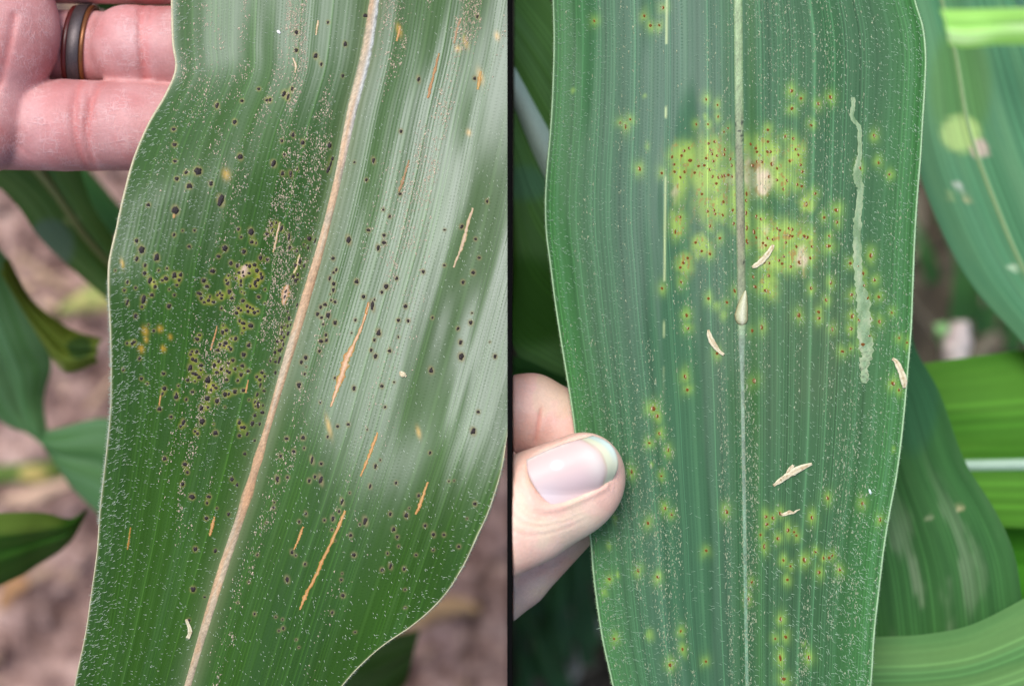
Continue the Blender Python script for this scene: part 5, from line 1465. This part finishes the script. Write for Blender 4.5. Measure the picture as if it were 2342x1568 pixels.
# ring on the ring finger
def ring():
    root = bpy.data.objects.new('ring', None)
    link(root)
    c0 = np.array([[176, 100, HZ - 56]])
    root.location = Vector(to_world(c0, 0.0205)[0])
    tag(root, 'grey metal band with a dark red lining and copper edge on the ring finger', 'ring')
    def band(name, x0, x1, r_out, r_in, mat):
        a = np.linspace(0, 2 * np.pi, 72, endpoint=False)
        prof = [(x0, r_in), (x0, r_out - 1.5), (x0 + 1.5, r_out), (x1 - 1.5, r_out), (x1, r_out - 1.5), (x1, r_in)]
        V = []
        for (x, r) in prof:
            sk = 10.0 * np.cos(a)            # the band sits a little askew
            V.append(np.stack([176 + x + sk, 100 - r * np.cos(a) , HZ - 56 + r * np.sin(a)], 1))
        V = np.concatenate(V)
        n = 72; Fq = []
        m_ = len(prof)
        for k in range(m_):
            k2 = (k + 1) % m_
            for j in range(n):
                j2 = (j + 1) % n
                Fq.append([k * n + j, k * n + j2, k2 * n + j2, k2 * n + j])
        W = to_world(V, 0.0205) - np.array(root.location)
        me = make_mesh(name, W, np.array(Fq))
        return obj(name, me, mat, root)
    g = NT('ring_grey'); 
    tc = g.n('ShaderNodeTexCoord'); f = g.noise(tc.outputs['Object'], 3000, 3, .6)
    g.l(g.ramp(f, [(.3, (.075, .062, .064)), (.7, (.125, .105, .108))]), g.b.inputs['Base Color'])
    g.b.inputs['Metallic'].default_value = .7; g.b.inputs['Roughness'].default_value = .5
    band('band', -14, 14, 99, 88, g.m)
    band('lining', -26, -14.5, 96.5, 88, simple_mat('ring_red', (.09, .010, .008), .35, .5, 3000, .3))
    band('edge_strip', 14.5, 24, 97, 88, simple_mat('ring_copper', (.22, .085, .028), .35, .5, 3000, .4, metallic=.5))
ring()

# right hand: thumb on top of the rust leaf, two fingers behind it
fr = Field((1130, 830, -330), (1470, 1480, 230), 5.0)
TZ = 92
fr.cone((1080, 1222, TZ + 14), (1200, 1160, TZ + 4), 128, 118, 30, 0.84)
fr.cone((1200, 1160, TZ + 4), (1333, 1078, TZ - 14), 118, 92, 30, 0.84)
fr.ell((1290, 1125, TZ - 18), (118, 100, 84), 40)
finger(fr, [(1060, 965, -128), (1215, 952, -124), (1330, 1003, -150), (1410, 1065, -170)], [96, 95, 88, 74], 8)
finger(fr, [(1010, 1480, -190), (1180, 1342, -180), (1335, 1180, -170), (1400, 1120, -165)], [86, 84, 78, 66], 8)
fr.ell((1140, 1130, -10), (70, 110, 110), 20)
fr.ell((1140, 1270, -90), (60, 110, 110), 20)
XC = 1171.0
fr.clip_x(XC + 0.5)
# bed of the nail
def nail_xy(s, w_):
    """s: 0 at the cuticle, 1 at the free edge; w_: -1 upper side, 1 lower side"""
    a0 = np.array([1203., 1042.]); a1 = np.array([1350., 990.])
    b0 = np.array([1268., 1146.]); b1 = np.array([1388., 1100.])
    up = a0 + (a1 - a0) * s[..., None]; lo = b0 + (b1 - b0) * s[..., None]
    P = up + (lo - up) * ((w_ + 1) / 2)[..., None]
    ax = np.array([0.925, -0.38])
    bulge = (1 - np.abs(w_) ** 2.4)
    ext = -16 * bulge * (1 - s) + 36 * bulge * s
    P = P + ax * ext[..., None]
    side = np.array([-0.38, -0.925])
    P = P + side * (6 * np.sin(np.pi * s) * (-w_))[..., None]
    return P
V, F = fr.mesh()
V = vert_smooth(V, F, 2)
V[:, 0] = np.maximum(V[:, 0], XC)
# smooth top-height field of the thumb for the nail
ns_, nw_ = 46, 40
S_, W_ = np.meshgrid(np.linspace(0, 1, ns_), np.linspace(-1, 1, nw_), indexing='ij')
NP = nail_xy(S_, W_)
tz = fr.top(NP[..., 0], NP[..., 1])
bad = np.isnan(tz)
# where the nail overhangs the flesh carry on the curve of its own arch
cx_, cy_ = 1300.0, 1070.0
zc = np.nanmax(tz)
arch = zc - 34 * np.abs(W_ + 0.12) ** 2.2 - 12 * (S_ - .3) ** 2 - 16 * sstep(.75, 1.0, S_)
zn = np.where(bad, arch, np.maximum(np.where(bad, -1e9, tz) + 2.0, np.where(bad, 0, arch)))
zn = 0.35 * zn + 0.65 * np.maximum(arch, np.where(bad, arch, tz - 6)) + 1.5
NV = np.stack([NP[..., 0], NP[..., 1], zn], -1).reshape(-1, 3)
# press the skin under the nail plate and leave a fold round it
def near_nail(V):
    a0 = np.array([1202., 1036.]); ax = np.array([0.925, -0.38]); sd_ = np.array([0.38, 0.925])
    c = np.array([1306., 1064.])
    u = (V[:, 0] - c[0]) * ax[0] + (V[:, 1] - c[1]) * ax[1]
    v = (V[:, 0] - c[0]) * sd_[0] + (V[:, 1] - c[1]) * sd_[1]
    q = (np.abs(u / 100) ** 3.2 + np.abs(v / 62) ** 3.2) ** (1 / 3.2)
    return q, u, v
q, u_, v_ = near_nail(V)
mask = (V[:, 2] > 40)
V[:, 2] -= 10 * (1 - sstep(0.86, 1.0, q)) * mask
V[:, 2] += 5 * np.exp(-((q - 1.10) / 0.09) ** 2) * mask * (u_ < 60)
pig = np.ones((len(V), 3))
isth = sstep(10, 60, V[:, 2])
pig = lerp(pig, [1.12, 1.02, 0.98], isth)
pig = lerp(pig, [1.10, 0.90, 0.88], np.exp(-((q - 1.12) / 0.16) ** 2) * isth * 0.7)
pig = lerp(pig, [0.98, 1.06, 1.00], sstep(90, 130, u_) * isth * 0.8)
pig = lerp(pig, [1.12, 0.96, 0.98], (1 - sstep(1060, 1110, V[:, 1])) * (1 - isth))
fold = np.zeros(len(V))
for r0, wd_, dp in ((1.30, .03, 2.2), (1.44, .03, 2.6), (1.62, .035, 2.4), (1.85, .04, 2.2)):
    fold += dp * np.exp(-((q + 0.10 * (fbm(V[:, 0] * .03, V[:, 1] * .03, 640, 2) - .5) - r0) / wd_) ** 2) * (1 - sstep(-70, 20, u_)) * isth
V[:, 2] -= fold
pig = lerp(pig, [0.95, 0.70, 0.66], np.clip(fold / 3, 0, 1) * .5)
bl_ = fbm(V[:, 0] * .016 + 9, V[:, 1] * .016 + 4, 641, 3)
pig = lerp(pig, [1.06, 0.80, 0.78], sstep(.5, .72, bl_) * .5)
pig = lerp(pig, [0.98, 1.02, 0.90], (1 - sstep(.28, .45, bl_)) * .6)
xc_ = np.interp(V[:, 1], [930, 1010], [1240, 1226])
cr1 = np.exp(-((V[:, 0] - xc_) / 5.0) ** 2) * sstep(925, 950, V[:, 1]) * (1 - sstep(1010, 1030, V[:, 1])) * (1 - isth)
pig = lerp(pig, [1.0, 0.62, 0.60], cr1 * .7)
V[:, 2] -= 5 * cr1
me = make_mesh('hand', to_world(V, -0.004), F[:, ::-1])
cattr(me, 'pigment', pig)
hand_r = tag(obj('hand', me, M['skin_right']), 'pale hand pinching the margin of the rust-spotted leaf with its thumb on top', 'hand')
nm_ = make_mesh('fingernail', to_world(NV, -0.004), grid_faces(ns_, nw_))
s_ = S_.ravel(); w_ = W_.ravel()
c = np.broadcast_to(np.array([0.68, 0.51, 0.475]), (len(s_), 3)).copy()
c = lerp(c, [0.66, 0.58, 0.60], np.exp(-((s_ - .08) / .2) ** 2 - ((w_ - .45) / .5) ** 2) * .8)
c = lerp(c, [0.70, 0.54, 0.555], np.exp(-((s_ - .45) / .3) ** 2 - ((w_ - .4) / .5) ** 2) * .6)
c = lerp(c, [0.74, 0.70, 0.64], np.exp(-((s_ - .75) / .12) ** 2 - (w_ / .6) ** 2) * .6)
dedge = s_ + 0.03 * w_ ** 2
c = lerp(c, [0.58, 0.47, 0.30], np.exp(-((dedge - .84) / .012) ** 2) * .7)
c = lerp(c, [0.70, 0.72, 0.52], sstep(0.845, 0.87, dedge))
c = lerp(c, [0.52, 0.64, 0.58], sstep(0.92, 0.96, dedge) * sstep(.5, -.3, w_) if False else sstep(0.91, 0.96, dedge) * (1 - sstep(-.3, .5, w_)))
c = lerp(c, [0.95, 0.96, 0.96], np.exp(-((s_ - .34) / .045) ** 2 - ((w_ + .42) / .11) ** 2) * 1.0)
c = lerp(c, [0.74, 0.70, 0.62], (1 - sstep(-.97, -.86, w_)) * (1 - sstep(.55, .7, s_)) * fbm(s_ * 30, w_ * 9, 4, 2))
cattr(nm_, 'pigment', c)
k = NT('fingernail')
k.l(k.attr('pigment').outputs['Color'], k.b.inputs['Base Color'])
k.b.inputs['Roughness'].default_value = 0.45
k.b.inputs['Specular IOR Level'].default_value = 0.3
tcn = k.n('ShaderNodeTexCoord'); k.bump(k.noise(tcn.outputs['Object'], 500, 2, .5), .15, .0003)
on = obj('fingernail', nm_, k.m, hand_r)
sm = on.modifiers.new('thickness', 'SOLIDIFY'); sm.thickness = 0.0005; sm.offset = -1
